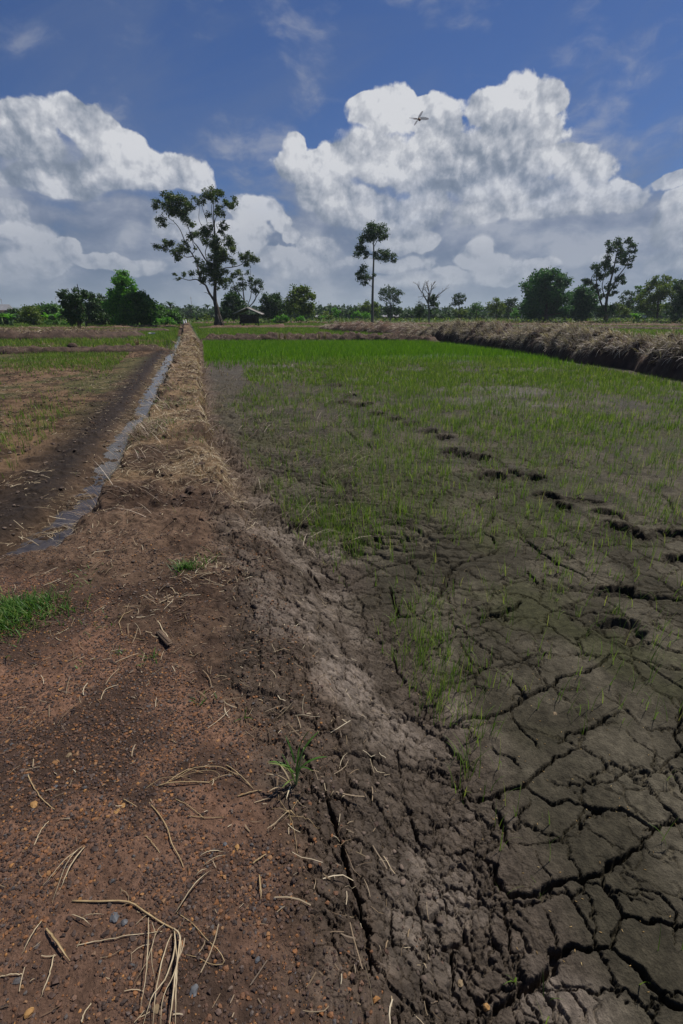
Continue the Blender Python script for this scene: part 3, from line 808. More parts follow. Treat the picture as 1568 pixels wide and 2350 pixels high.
# rice of the other paddies
mb = MB()
def dens_left(x, y):
    fx, fy = frame_px(x, y)
    n = fbm(x * .7, y * .7, 3, 321); n2 = fbm(x * 2.6, y * 2.6, 3, 322)
    d = 60 * sst(.46, .62, n) * sst(.35, .6, n2) * sst(2.8, 4.5, y) + 90 * sst(13, 20, y) * sst(.3, .55, n)
    d = d * (1 - .8 * np.exp(-((fy - 880) / 32) ** 2))
    for px, py, rx, ry, a in ((60, 990, 80, 40, 130), (270, 940, 60, 40, 90), (120, 945, 60, 30, 60), (200, 830, 140, 20, 80)):
        d = d + a * np.exp(-((fx - px) / rx) ** 2 - ((fy - py) / ry) ** 2)
    return np.where((x < W_LEFT(y) - .55 - .05 * y) & (y < 23), d, 0)
for (y0, y1, dm, w) in ((2.6, 6, 160, .0042), (6, 12, 160, .0065), (12, 23, 160, .011)):
    x, y = scatter(-.8 * y1 - 1, -1, y0, y1, dm, dens_left)
    seedlings(mb, x, y, .09, .19, w, 3)
tag(mb.build('rice_seedlings', M_rice), 'patchy rice seedlings in the brown field left of the ditch', 'rice', kind='stuff')

mb = MB()
def dens_far(x, y):
    n = fbm(x * .3, y * .3, 3, 331)
    d = 40 * sst(.2, .45, n) * np.ones_like(x)
    dk = np.abs(x - (L_TOP(y) + R_TOP(y)) / 2) < .7
    lft = (x < L_TOE(y) - .3) & (y > 26)
    rgt = (x > R_TOE(y)) & (y > 34.5)
    beyond = (x > np.interp(y, [12, 14, 18, 25, 32], [10.6, 12.6, 15, 17.5, 19])) & (y < 34)
    return np.where((lft | rgt | beyond) & ~dk, d, 0)
x, y = scatter(-70, 70, 12, 95, 40, dens_far)
seedlings(mb, x, y, .16, .28, .03, 2, 1, .05)
tag(mb.build('rice_carpet', M_rice), 'green young rice covering the flooded paddies beyond the banks', 'rice', kind='stuff')
# ---------------------------------------------------------------- straw, gravel, husks and weeds on the dike
def litter(mb, x, y, lmin, lmax, w, up=.12, k=3, z_off=.004, azf=None):
    n = len(x)
    L = lmin + (lmax - lmin) * RNG.random(n) ** 1.8
    az = RNG.random(n) * 2 * PI if azf is None else azf
    bend = RNG.normal(0, .13, n)
    t = np.linspace(0, 1, k + 1) - .5
    px = x[:, None] + np.cos(az)[:, None] * L[:, None] * t - np.sin(az)[:, None] * (bend * L)[:, None] * (t ** 2 * 2)
    py = y[:, None] + np.sin(az)[:, None] * L[:, None] * t + np.cos(az)[:, None] * (bend * L)[:, None] * (t ** 2 * 2)
    pz = ground_z(px.ravel(), py.ravel()).reshape(px.shape)
    zl = pz.max(1)[:, None] * .6 + pz * .4 + z_off
    pit = RNG.normal(0, up, n)
    zl = zl + np.abs(L * pit)[:, None] * (t + .5)[None, :]
    P = np.stack([px, py, zl], 2)
    side = np.stack([-np.sin(az), np.cos(az), RNG.normal(0, .35, n)], 1)
    mb.ribbons(P, (w * (.5 + RNG.random(n)))[:, None] * (1 - .5 * np.abs(t) ** 2)[None, :], norm(side))

def zone(x, y): return terrain(x, y)[1]

mb = MB()
# thick straw of the far part of the dike
for (y0, y1, dm, w, l0, l1) in ((3.0, 5.5, 2600, .0034, .02, .13), (5.5, 10, 1100, .0048, .03, .16), (10, 22, 450, .009, .05, .22), (22, 70, 60, .025, .1, .4)):
    def dd(x, y):
        z = zone(x, y)
        n = fbm(x * 2.1, y * 2.1, 3, 401)
        return dm * np.clip(z['straw'] * (.10 + .9 * sst(.42, .62, n)) + z['tl'] * (1 - z['left']) * .4 * (z['tl'] < .6), 0, 1)
    x, y = scatter(-4.5 if y1 < 12 else -12, .6, y0, y1, dm, dd)
    litter(mb, x, y, l0, l1, w, .15)
# sparse straw of the near part
def dn(x, y):
    z = zone(x, y)
    n = fbm(x * 2.6, y * 2.6, 3, 402)
    d = 110 * np.clip(z['slope'] * (1 - z['ts']) + z['grav'] * .35, 0, 1) * sst(.42, .68, n)
    d = d + 2200 * mask_gauss(x, y, 470, 1300, .10, ZT, .8) + 900 * mask_gauss(x, y, 390, 1370, .10, ZT) + 1500 * mask_gauss(x, y, 470, 1095, .22, ZT, .9) + 1300 * mask_gauss(x, y, 530, 1325, .07, ZT) + 900 * mask_gauss(x, y, 410, 1110, .25, ZT, .9) + 500 * mask_gauss(x, y, 200, 1285, .06, ZT) + 250 * sst(.5, .7, fbm(x * 3 + 9, y * 3, 3, 405)) * (z['slope'] > .3) * (z['ts'] < .5)
    d = d + 140 * mask_gauss(x, y, 150, 1400, .5, ZT)
    return d
x, y = scatter(-2.6, 1.2, .5, 4.0, 2600, dn)
litter(mb, x, y, .015, .11, .0024, .10)
# fine root hairs and chaff in the mud
x, y = scatter(-2.6, 1.5, .45, 3.2, 260, lambda x, y: 240 * np.clip(zone(x, y)['slope'] + zone(x, y)['grav'] * .7, 0, 1))
litter(mb, x, y, .008, .05, .0016, .05)
# brown field left of the ditch
x, y = scatter(-12, -1.2, 2.2, 16, 130, lambda x, y: np.where(x < W_LEFT(y) - .35, 130 * sst(.4, .6, fbm(x * 1.3, y * 1.3, 3, 403)), 0))
litter(mb, x, y, .03, .14, .0055, .1)
tag(mb.build('straw_litter', M_straw_tan), 'broken tan rice straw littering the dike and the brown field', 'straw', kind='stuff')

# dry grass standing along the edges of the dike
M_dry_dark = leaf_mat('dry_grass_brown', [(0, (.05, .03, .02)), (.35, (.15, .10, .07)), (.75, (.33, .25, .18)), (1, (.55, .46, .36))], .15, .6)
mb = MB()
for (y0, y1, dm, w) in ((3.1, 6, 1500, .0042), (6, 12, 600, .007), (12, 30, 200, .014)):
    def de(x, y):
        z = zone(x, y)
        edge = np.exp(-((z['tl'] - .45) / .3) ** 2) * (z['left'] < .1) + .9 * np.exp(-((z['ts'] - .25) / .2) ** 2) * (z['ts'] > .02) * sst(4, 5, y)
        edge = edge + mask_gauss(x, y, 290, 1040, .35, ZT * .6) * 2.5 * (z['left'] < .05)
        return dm * np.clip(edge, 0, 1.5) * sst(.34, .56, fbm(x * 2.4, y * 2.4, 3, 411)) * (x < .2)
    x, y = scatter(-5 if y1 < 13 else -14, .4, y0, y1, dm * 1.5, de)
    n = len(x)
    b = np.stack([x, y, ground_z(x, y) - .01], 1)
    leftside = x < (L_TOP(y) + R_TOP(y)) / 2
    az = np.where(leftside, PI + .5, -.3) + RNG.normal(0, .8, n)
    blades(mb, b, .10 + .22 * RNG.random(n), w * (.6 + .8 * RNG.random(n)), .5 + .7 * RNG.random(n), az, .4 + 1.2 * RNG.random(n), 4)
tag(mb.build('dry_edge_grass', M_dry_dark), 'drooping dry brown grass along both edges of the dike', 'dry grass', kind='stuff')

# green grass
M_grass = leaf_mat('grass_leaf', [(0, (.03, .08, .012)), (.5, (.06, .145, .022)), (.85, (.12, .22, .04)), (1, (.24, .25, .09))], .4, .45)
def grass_at(mb, pts, zlev=ZT):
    for px, py, r, asp, n, h in pts:
        cx, cy, _ = G(px, py, zlev)
        x = cx + RNG.normal(0, r, n); y = cy + RNG.normal(0, r * asp, n)
        b = np.stack([x, y, ground_z(x, y) - .004], 1)
        blades(mb, b, h * (.4 + .9 * RNG.random(n)), .0042 * (.6 + .8 * RNG.random(n)), .15 + .75 * RNG.random(n), RNG.random(n) * 2 * PI, .3 + 1.3 * RNG.random(n), 5)
mb = MB()
grass_at(mb, [(10, 1425, .10, .6, 480, .075), (60, 1398, .09, .5, 300, .07), (105, 1380, .06, .6, 90, .055), (0, 1450, .08, .6, 200, .06), (20, 1400, .10, .3, 220, .07), (-80, 1440, .13, .8, 400, .08), (60, 1420, .14, .6, 90, .04)])
tag(mb.build('grass_patch', M_grass), 'lush green grass patch on the dike shoulder at the left edge', 'grass', kind='stuff')
mb = MB()
grass_at(mb, [(150, 1400, .06, 1, 30, .05), (200, 1320, .07, 1, 26, .04), (345, 1515, .02, 1, 16, .05), (280, 1500, .015, 1, 8, .035), (190, 1530, .015, 1, 8, .03), (465, 1605, .02, 1, 12, .04),
              (230, 1430, .05, 1, 16, .04), (350, 1010, .25, 1.2, 260, .08), (400, 940, .25, 1.3, 260, .09), (420, 905, .3, 1.3, 180, .1), (370, 985, .15, 1, 80, .08), (445, 1020, .12, 1, 50, .08), (480, 1290, .03, 1, 14, .09), (180, 1345, .04, 1, 20, .04), (560, 1640, .012, 1, 5, .05)])
tag(mb.build('grass_sprouts', M_grass), 'small green sprouts scattered over the brown dike', 'grass', kind='stuff')
mb = MB()
grass_at(mb, [(428, 1303, .038, .7, 170, .065)])
o = mb.build('grass_tuft', M_grass); tag(o, 'green grass tuft with dead straw around it in the middle of the dike', 'grass tuft')

# gravel
def ico():
    p = (1 + 5 ** .5) / 2
    V = norm(np.array([(-1, p, 0), (1, p, 0), (-1, -p, 0), (1, -p, 0), (0, -1, p), (0, 1, p), (0, -1, -p), (0, 1, -p), (p, 0, -1), (p, 0, 1), (-p, 0, -1), (-p, 0, 1)], float))
    T = [(0,11,5),(0,5,1),(0,1,7),(0,7,10),(0,10,11),(1,5,9),(5,11,4),(11,10,2),(10,7,6),(7,1,8),(3,9,4),(3,4,2),(3,2,6),(3,6,8),(3,8,9),(4,9,5),(2,4,11),(6,2,10),(8,6,7),(9,8,1)]
    return V, np.array(T)
ICO_V, ICO_T = ico()
def ico2():
    V = [tuple(v) for v in ICO_V]; T = []; cache = {}
    def mid(a, b):
        k = (min(a, b), max(a, b))
        if k not in cache:
            m = norm((np.array(V[a]) + np.array(V[b])) / 2); cache[k] = len(V); V.append(tuple(m))
        return cache[k]
    for a, b, c in ICO_T:
        ab, bc, ca = mid(a, b), mid(b, c), mid(c, a)
        T += [(a, ab, ca), (b, bc, ab), (c, ca, bc), (ab, bc, ca)]
    return np.array(V), np.array(T)
ICO2_V, ICO2_T = ico2()
def stones(mb, x, y, r, sink=.3, flat=.65, hi=False):
    n = len(x)
    V0, T0 = (ICO2_V, ICO2_T) if hi else (ICO_V, ICO_T)
    k = len(V0)
    jit = 1 + RNG.normal(0, .20 if not hi else .13, (n, k))
    sc = np.stack([.75 + .5 * RNG.random(n), .75 + .5 * RNG.random(n), flat * (.7 + .6 * RNG.random(n))], 1)
    V = V0[None] * jit[:, :, None] * sc[:, None, :] * r[:, None, None]
    a = RNG.random(n) * 2 * PI
    ca, sa = np.cos(a)[:, None], np.sin(a)[:, None]
    X = V[:, :, 0] * ca - V[:, :, 1] * sa; Y = V[:, :, 0] * sa + V[:, :, 1] * ca
    z = ground_z(x, y) + r * flat * (1 - 2 * sink)
    P = np.stack([X + x[:, None], Y + y[:, None], V[:, :, 2] + z[:, None]], 2).reshape(-1, 3)
    T = (T0[None] + (np.arange(n) * k)[:, None, None]).reshape(-1, 3)
    mb.add(P, None, T)
def grav_d(x, y):
    z = zone(x, y)
    return 30000 * np.clip(z['grav'] + .22 * z['slope'] * (z['ts'] < .25), 0, 1) * (.3 + .7 * sst(.38, .6, fbm(x * 5, y * 5, 3, 421)))
M_pebble = None
def pebble_mat():
    m, N, out = new_mat('laterite_gravel')
    geo = N.n('ShaderNodeNewGeometry')
    c = N.ramp(geo.outputs['Random Per Island'], [(0, (.030, .019, .015)), (.40, (.055, .032, .023)), (.66, (.09, .046, .028)), (.80, (.20, .082, .026)), (.92, (.06, .06, .062)), (1.0, (.30, .14, .04))])
    b = N.n('ShaderNodeBsdfPrincipled'); b.inputs['Roughness'].default_value = .7
    b.inputs['Specular IOR Level'].default_value = .35
    tc = N.n('ShaderNodeTexCoord'); no = N.n('ShaderNodeTexNoise', i_Scale=300.0, i_Detail=4.0)
    N.link(tc.outputs['Object'], no.inputs['Vector'])
    N.link(N.mix(1.0, c, N.m('MULTIPLY_ADD', no.outputs[0], 1.2, .4), 'MULTIPLY'), b.inputs['Base Color'])
    bp = N.n('ShaderNodeBump'); bp.inputs['Strength'].default_value = .4; bp.inputs['Distance'].default_value = .003
    N.link(no.outputs[0], bp.inputs['Height']); N.link(bp.outputs[0], b.inputs['Normal'])
    N.link(b.outputs[0], out.inputs[0])
    return m
M_pebble = pebble_mat()
mb = MB()
x, y = scatter(-2.2, .7, .3, 3.0, 30000, grav_d)
k = np.abs(x) < .75 * y + .75
x, y = x[k], y[k]
r = .0015 + .0042 * RNG.random(len(x)) ** 2.6
stones(mb, x, y, r)
x, y = scatter(-1.8, .5, .3, 2.2, 900, lambda x, y: 900 * zone(x, y)['grav'])
stones(mb, x, y, .0030 + .0065 * RNG.random(len(x)) ** 3, .4, .5)
x, y = scatter(-2.6, 1.3, .3, 3.5, 330, lambda x, y: 330 * zone(x, y)['slope'] * sst(.4, .6, fbm(x * 2, y * 2, 3, 422)))
stones(mb, x, y, .002 + .006 * RNG.random(len(x)) ** 2.5, .3)
tag(mb.build('gravel', M_pebble, smooth=False), 'loose reddish brown laterite gravel over the near dike', 'gravel', kind='stuff')
# crumbs of mud along cracks and slope
M_crumb = solid_mat('mud_crumb', (.05, .036, .027), (.15, .11, .085), 40.0, .9, .5, .004, island=True)
mb = MB()
x, y = scatter(-3.5, 1.6, .5, 6, 1400, lambda x, y: 1400 * np.clip(zone(x, y)['slope'] + .25 * zone(x, y)['straw'] + .5 * zone(x, y)['tl'] * (y > 2), 0, 1) * sst(.4, .62, fbm(x * 3, y * 3, 3, 431)))
stones(mb, x, y, .0015 + .0085 * RNG.random(len(x)) ** 4, .35)
x, y = scatter(-14, -1, 2.2, 14, 60, lambda x, y: np.where(x < W_LEFT(y) + .1, 60, 0))
stones(mb, x, y, .005 + .02 * RNG.random(len(x)) ** 3, .35)
tag(mb.build('mud_crumbs', M_crumb), 'dark crumbs of dried mud strewn over the dike slopes', 'mud', kind='stuff')
mb = MB()
x, y = scatter(-12, 1.0, 3.0, 34, 160, lambda x, y: np.clip(160 * (np.exp(-((zone(x, y)['tl'] - .4) / .3) ** 2) * (zone(x, y)['left'] < .5) + np.exp(-((zone(x, y)['ts'] - .4) / .35) ** 2)) * sst(.4, .6, fbm(x * 1.7, y * 1.7, 3, 441)) * (zone(x, y)['ts'] < .8), 0, 160))
stones(mb, x, y, .008 + .03 * RNG.random(len(x)) ** 3, .45, .7)
tag(mb.build('edge_clods', M_bank, smooth=False), 'dark broken clods along the crumbling edges of the dike', 'earth', kind='stuff')
# seed husks and fallen leaf scraps in the field
M_husk = leaf_mat('seed_husk', [(0, (.22, .14, .05)), (.6, (.38, .24, .09)), (1, (.52, .40, .2))], .1, .6)
mb = MB()
x, y = scatter(-.3, 3.2, .6, 3.4, 130, lambda x, y: 130 * np.clip(np.exp(-((x - R_TOE(y) - .35) / .5) ** 2) + .12, 0, 1) * in_paddy(x, y))
n = len(x); az = RNG.random(n) * 2 * PI; L = .007 + .004 * RNG.random(n)
V = ICO_V[None] * np.stack([L * .5, np.full(n, .0013), np.full(n, .0012)], 1)[:, None, :]
ca, sa = np.cos(az)[:, None], np.sin(az)[:, None]
P = np.stack([V[:, :, 0] * ca - V[:, :, 1] * sa + x[:, None], V[:, :, 0] * sa + V[:, :, 1] * ca + y[:, None], V[:, :, 2] + (ground_z(x, y) + .002)[:, None]], 2).reshape(-1, 3)
mb.add(P, None, (ICO_T[None] + (np.arange(n) * 12)[:, None, None]).reshape(-1, 3))
tag(mb.build('seed_husks', M_husk), 'tiny yellow rice husks sprinkled on the grey mud', 'husks', kind='stuff')

# ---- single stalks lying on the gravel
M_stalk = solid_mat('straw_stalk', (.22, .145, .065), (.42, .31, .165), 30.0, .55, .2, .002, spec=.35)
M_stalk_pale = solid_mat('straw_stalk_pale', (.30, .225, .13), (.54, .44, .29), 40.0, .6, .2, .002)
M_wood = solid_mat('weathered_wood', (.07, .045, .03), (.19, .13, .085), 60.0, .85, .5, .003, stretch=(1, 1, 8))
def c6(p): return ((p[0] / 1.2062) / 1.743, (2400 + p[1] / 1.2062) / 1.743)
def g6(p, dz=0.0):
    x, y, _ = G(*c6(p), ZT)
    return np.array([x, y, float(ground_z(np.array([x]), np.array([y]))[0]) + dz])
def smooth_path(pts, n=14):
    P = np.array(pts); t = np.arange(len(P)); tt = np.linspace(0, len(P) - 1, n)
    out = []
    for q in tt:
        i = min(int(q), len(P) - 2); f = q - i
        p0 = P[max(i - 1, 0)]; p1 = P[i]; p2 = P[i + 1]; p3 = P[min(i + 2, len(P) - 1)]
        out.append(.5 * ((2 * p1) + (-p0 + p2) * f + (2 * p0 - 5 * p1 + 4 * p2 - p3) * f * f + (-p0 + 3 * p1 - 3 * p2 + p3) * f ** 3))
    return np.array(out)
def ribbon_path(mb, pts, w, lift=.006, hump=.012, thick=.0012):
    P = smooth_path([g6(p) for p in pts], 18)
    zz = ground_z(P[:, 0], P[:, 1]); t = np.linspace(0, 1, len(P))
    P[:, 2] = np.maximum(zz.mean() * .5 + zz * .5, zz) + lift + hump * np.sin(t * PI)
    T = norm(np.gradient(P, axis=0)); S = norm(np.cross(T, [0, 0, 1.0]))
    P[:, :2] += RNG.normal(0, .0004, (len(P), 2)); ww = w * .55 * (1 - .75 * np.abs(2 * t - .8).clip(0, 1) ** 3)
    up = np.array([0, 0, thick])
    k = len(P)
    V = np.concatenate([P - S * ww[:, None] / 2, P + S * ww[:, None] / 2, P + up + S * ww[:, None] * .2])
    Q = [(i, i + 1, k + i + 1, k + i) for i in range(k - 1)] + [(k + i, k + i + 1, 2 * k + i + 1, 2 * k + i) for i in range(k - 1)] + [(2 * k + i, 2 * k + i + 1, i + 1, i) for i in range(k - 1)]
    mb.add(V, Q)
def stalk_path(mb, pts, r, lift=None, hump=.008):
    Q = np.array([g6(p) for p in pts]); hump = hump * .5
    if len(pts) <= 4:      # stems kink at their nodes rather than bend
        tt = np.linspace(0, len(Q) - 1, 16); P = np.stack([np.interp(tt, np.arange(len(Q)), Q[:, k]) for k in range(3)], 1)
        P = P * .75 + smooth_path(Q, 16) * .25
        P[:, :2] += RNG.normal(0, .0006, (16, 2))
    else:
        P = smooth_path(Q, 16)
    zz = ground_z(P[:, 0], P[:, 1]); t = np.linspace(0, 1, len(P))
    P[:, 2] = zz.mean() * .35 + zz * .65 + r * .6 + hump * np.sin(t * PI)
    R = r * (1 - .35 * t) * (1 + .25 * (np.abs((t * 5) % 1 - .5) < .08))
    mb.tube(P, R * .62, 6)
def ob(mb, name, mat, label, cat, group=None, parts=()):
    """one thing whose origin sits at its lowest middle"""
    V = np.concatenate(mb.V); c = V.mean(0); c[2] = V[:, 2].min()
    if parts:
        root = empty(name, c)
        mb.build(parts[0][0], mat, root, off=c)
        for nm, m2, mt in parts[1:]:
            m2.build(nm, mt, root, off=c)
        o = root
    else:
        o = mb.build(name, mat, off=c, smooth=name != 'stone'); o.location = c
    tag(o, label, cat, group)
    return o
GS = 'dry stalks lying on the gravel'
st = MB(); stalk_path(st, [(350,1455),(480,1460),(620,1462),(700,1510),(780,1560),(845,1592)], .0042)
lv = MB()
for p, w in (([(840,1590),(872,1640),(865,1750),(845,1900),(825,2060),(810,2140)], .008), ([(842,1600),(850,1700),(810,1850),(740,1950),(690,2080)], .007), ([(720,1540),(722,1700),(712,1850),(680,2000)], .005),
             ([(830,1620),(795,1750),(765,1900),(740,2080)], .006), ([(845,1600),(860,1800),(855,1950),(850,2100)], .006), ([(800,1570),(760,1640),(740,1750),(760,1880)], .003),
             ([(850,1600),(880,1680),(850,1820),(790,1960),(780,2100)], .005), ([(735,1560),(755,1650),(715,1780),(655,1860)], .003)):
    ribbon_path(lv, p, w, .007, .02)
ob(st, 'dry_stalk', M_stalk, 'thick kinked straw stalk with long shredded leaves trailing down to the bottom edge', 'stalk', GS, (('stem',), ('leaves', lv, M_stalk_pale)))
def simple(kind, paths, label, mat=M_stalk, name='dry_stalk', cat='stalk', hump=.008):
    b = MB()
    for p, w in paths:
        if kind == 's': stalk_path(b, p, w, hump=hump)
        else: ribbon_path(b, p, w, .005, hump)
    return ob(b, name, mat, label, cat, GS)
simple('s', [([(370,1670),(480,1650),(620,1625),(785,1600)], .0022)], 'thin straight pale stalk lying just below the thick kinked stalk', M_stalk_pale)
simple('s', [([(850,1505),(930,1560),(1000,1640),(1060,1700),(1082,1755),(1020,1758),(950,1722),(880,1705)], .0016)], 'thin stem looped like a hook right of the shredded leaves')
simple('r', [([(850,1510),(900,1450),(960,1370),(1018,1308)], .007)], 'flat pale blade pointing up to the right above the looped stem', M_stalk_pale, hump=.015)
simple('s', [([(720,980),(770,1040),(810,1110),(830,1180),(870,1250),(885,1290)], .0030)], 'long curved stalk lying upright in the middle of the gravel', hump=.012)
st = MB()
for p, r in (([(765,897),(850,890),(1010,880)], .0036), ([(775,903),(900,825),(1040,810),(1100,825),(1160,850),(1222,900)], .0024), ([(1090,790),(1150,840),(1210,885)], .0028), ([(800,880),(900,850),(1010,830),(1060,850),(1010,885)], .0014),
             ([(840,870),(920,830),(980,835)], .002), ([(700,910),(780,870),(880,860),(960,880)], .0013), ([(1000,880),(1080,850),(1150,830)], .0015)):
    stalk_path(st, p, r, hump=.02)
ob(st, 'dry_stalk_cluster', M_stalk, 'tangled heap of dry stalks near the green weed', 'stalks')
simple('s', [([(1145,937),(1262,905)], .0036)], 'short thick stalk right of the tangled heap')
simple('s', [([(840,955),(900,985),(985,1047)], .0020)], 'thin slanting stalk touching another at its lower tip')
simple('s', [([(905,1035),(985,1047),(1082,1040)], .0020)], 'thin bent stalk lying level under the tangled heap')
simple('s', [([(135,845),(170,920),(210,975),(265,1015)], .0030)], 'curved brown stalk alone on the left gravel')
simple('r', [([(228,1595),(280,1670),(342,1752)], .010)], 'broad short sheath slanting down right on the lower left gravel')
simple('r', [([(1253,1328),(1258,1390),(1262,1450)], .009)], 'short flat yellow straw piece standing alone on the right of the gravel')
simple('s', [([(1220,1267),(1286,1224)], .0042)], 'stubby yellow straw piece above the flat yellow one')
simple('r', [([(412,1200),(370,1270),(330,1340),(290,1410)], .007), ([(390,1205),(320,1280),(260,1350),(200,1400)], .004), ([(400,1195),(330,1300),(255,1470)], .003)], 'frayed pale leaf sheath fanned out on the left gravel', M_stalk_pale, 'dry_leaf', 'leaf', .015)
simple('r', [([(268,1720),(245,1830),(200,1932)], .006)], 'narrow pale leaf lying in the lower left corner', M_stalk_pale, 'dry_leaf', 'leaf')
simple('r', [([(205,1560),(160,1640),(112,1722)], .005)], 'narrow pale leaf by the left edge below the fanned sheath', M_stalk_pale, 'dry_leaf', 'leaf')
simple('s', [([(20,662),(70,590),(124,530)], .0030)], 'straight dark twig at the left edge of the gravel', M_wood, 'twig', 'twig')
simple('s', [([(165,1190),(200,1125),(238,1070)], .0024)], 'short grey straw above the fanned sheath', M_stalk_pale)
simple('s', [([(488,487),(510,440),(572,412)], .0028)], 'small bent pale stalk on the upper gravel', M_stalk_pale)
simple('s', [([(598,962),(630,985),(662,1000)], .0026)], 'tiny stalk left of the tangled heap')
simple('s', [([(700,1135),(735,1170),(772,1220)], .0022)], 'short rough straw left of the long curved stalk')
simple('r', [([(965,1235),(1020,1218),(1086,1216)], .006), ([(985,1280),(1040,1250),(1090,1230)], .005), ([(945,1335),(1000,1300)], .006)], 'three short pale straw scraps above the looped stem', M_stalk_pale, 'dry_leaf', 'leaf')
simple('s', [([(590,165),(575,110),(600,70),(640,45)], .0030), ([(590,165),(640,180),(700,190)], .002)], 'forked dry stem on the upper edge of the gravel')
simple('r', [([(350,1530),(400,1550),(440,1575)], .005), ([(400,1540),(450,1530),(505,1525)], .004)], 'crumpled pale leaf scrap below the thick kinked stalk', M_stalk_pale, 'dry_leaf', 'leaf')
simple('s', [([(0,1825),(60,1818),(110,1812)], .0028)], 'straight pale stalk entering from the lower left edge', M_stalk_pale)
simple('s', [([(395,2040),(410,2000),(440,1950)], .0028)], 'short stalk at the bottom edge left of the leaves', M_stalk_pale)
# wood chip with straw beside it
b = MB(); p0 = g6((766, 158)); p1 = g6((822, 222)); mid = (p0 + p1) / 2; d = p1 - p0; L = np.linalg.norm(d[:2])
ang = math.atan2(d[1], d[0])
b.box((mid[0], mid[1], mid[2] + .012), (L * .5, .012, .003), ang)
b.box((mid[0] + .004, mid[1] + .002, mid[2] + .0165), (L * .42, .008, .0014), ang + .04)
ob(b, 'wood_chip', M_wood, 'flat brown chip of wood lying on the upper gravel', 'wood chip')
simple('s', [([(762,107),(790,150),(825,197)], .0050)], 'pale stalk lying against the brown wood chip', M_stalk_pale)
# single stones
M_slate = solid_mat('slate', (.05, .052, .056), (.11, .112, .12), 60.0, .6, .3, .003)
M_ochre = solid_mat('ochre_stone', (.20, .10, .03), (.42, .24, .09), 60.0, .75, .4, .004)
M_tanst = solid_mat('tan_stone', (.13, .09, .05), (.25, .18, .10), 60.0, .75, .4, .004)
def stone(p, r, mat, label, g6f=g6, flat=.5):
    b = MB(); q = g6f(p)
    stones(b, np.array([q[0]]), np.array([q[1]]), np.array([r * .72]), .35, flat, True)
    return ob(b, 'stone', mat, label, 'stone', 'stones on the ground')
stone((552, 1535), .019, M_slate, 'largest dark slate stone, beside the thick kinked stalk', flat=.35)
stone((598, 1555), .011, M_slate, 'small slate stone right of the largest slate')
stone((335, 752), .012, M_tanst, 'rounded tan stone on the upper left gravel')
stone((165, 992), .017, M_ochre, 'pale orange stone beside the curved brown stalk')
stone((595, 992), .009, M_ochre, 'rough orange stone beside the tiny stalk')
stone((565, 1018), .010, M_ochre, 'broad orange stone left of the rough one')
stone((770, 968), .009, M_ochre, 'orange stone just below the tangled heap')
stone((935, 1880), .014, M_slate, 'smooth grey stone right of the trailing leaves near the bottom', flat=.5)
stone((755, 1975), .013, M_tanst, 'cream stone between the trailing leaves')
stone((140, 2000), .013, M_ochre, 'orange stone in the lower left corner')
stone((270, 905), .010, M_slate, 'dark grey stone right of the curved brown stalk')
stone((1085, 1172), .009, M_slate, 'grey stone right of the long curved stalk')
stone((1145, 1185), .009, M_ochre, 'orange brown stone beside a grey one on the right of the gravel')
stone((1242, 1735), .010, M_slate, 'bluish stone on the brown mud near the bottom')
def g7(p):
    x, y, _ = G(*c7(p)); return np.array([x, y, float(ground_z(np.array([x]), np.array([y]))[0])])
stone((707, 1782), .015, M_ochre, 'bright orange stone on the cracked mud at the bottom', g7, .8)
stone((1007, 497), .012, M_tanst, 'pale clod sitting on the smooth mud between cracks', g7, .6)
stone((590, 1700), .012, M_tanst, 'dull stone left of the bright orange stone', g7, .6)
# weed
q = g6((1428, 880)); wx, wy, wz = q
b = MB(); stems = []; lf = MB()
def arc(base, az, lean, curl, L, n=8):
    pts = [np.array(base)]; a = lean
    for i in range(n):
        a = lean + curl * ((i + 1) / n) ** 1.5
        pts.append(pts[-1] + L / n * np.array([math.cos(az) * math.sin(a), math.sin(az) * math.sin(a), math.cos(a)]))
    return np.array(pts)
for az, le, cu, L, r in ((.2, .12, .15, .155, .0034), (2.8, .25, .2, .12, .0024), (.9, .3, .3, .10, .002)):
    p = arc((wx, wy, wz - .005), az, le, cu, L); b = MB(); b.tube(p, np.linspace(r, r * .5, len(p)), 7); stems.append(b)
def leafb(mbx, base, az, le, cu, L, w):
    p = arc(base, az, le, cu, L, 9); t = np.linspace(0, 1, len(p))
    side = np.array([[-math.sin(az), math.cos(az), 0]])
    mbx.ribbons(p[None], (w * np.sin(np.clip(t * .9 + .12, 0, 1) * PI) ** .6)[None], side)
for az, le, cu, L, w, h in ((.1, .5, 1.2, .12, .008, .05), (.6, .35, .9, .13, .008, .08), (3.0, .6, 1.4, .10, .007, .05), (3.4, .3, 1.0, .12, .006, .03), (.2, .2, .5, .11, .006, .12), (2.2, .3, .8, .09, .006, .09), (5.6, .5, 1.0, .09, .006, .06), (1.4, .3, .7, .10, .006, .02), (4.2, .7, .8, .08, .006, .02), (2.9, .15, .4, .12, .005, .01)):
    leafb(lf, (wx + .004 * math.cos(az) + .02 * h, wy, wz + h), az, le, cu, L, w)
M_stem_g = solid_mat('weed_stem', (.12, .20, .05), (.28, .36, .13), 30.0, .5, .1, .002)
dryl = MB()
for az, le, cu, L, w in ((3.3, .5, .9, .10, .005), (3.8, .9, .7, .09, .005), (2.7, .3, .6, .09, .005), (4.6, 1.1, .4, .07, .004)):
    leafb(dryl, (wx - .015, wy, wz), az, le, cu, L, w)
ob(b, 'weed', M_stem_g, 'leafy green grass weed standing where gravel meets cracked mud', 'weed', None, (('stem',), ('stem', stems[0], M_stem_g), ('stem', stems[1], M_stem_g), ('leaf', lf, M_grass), ('dead_leaf', dryl, M_straw_tan)))
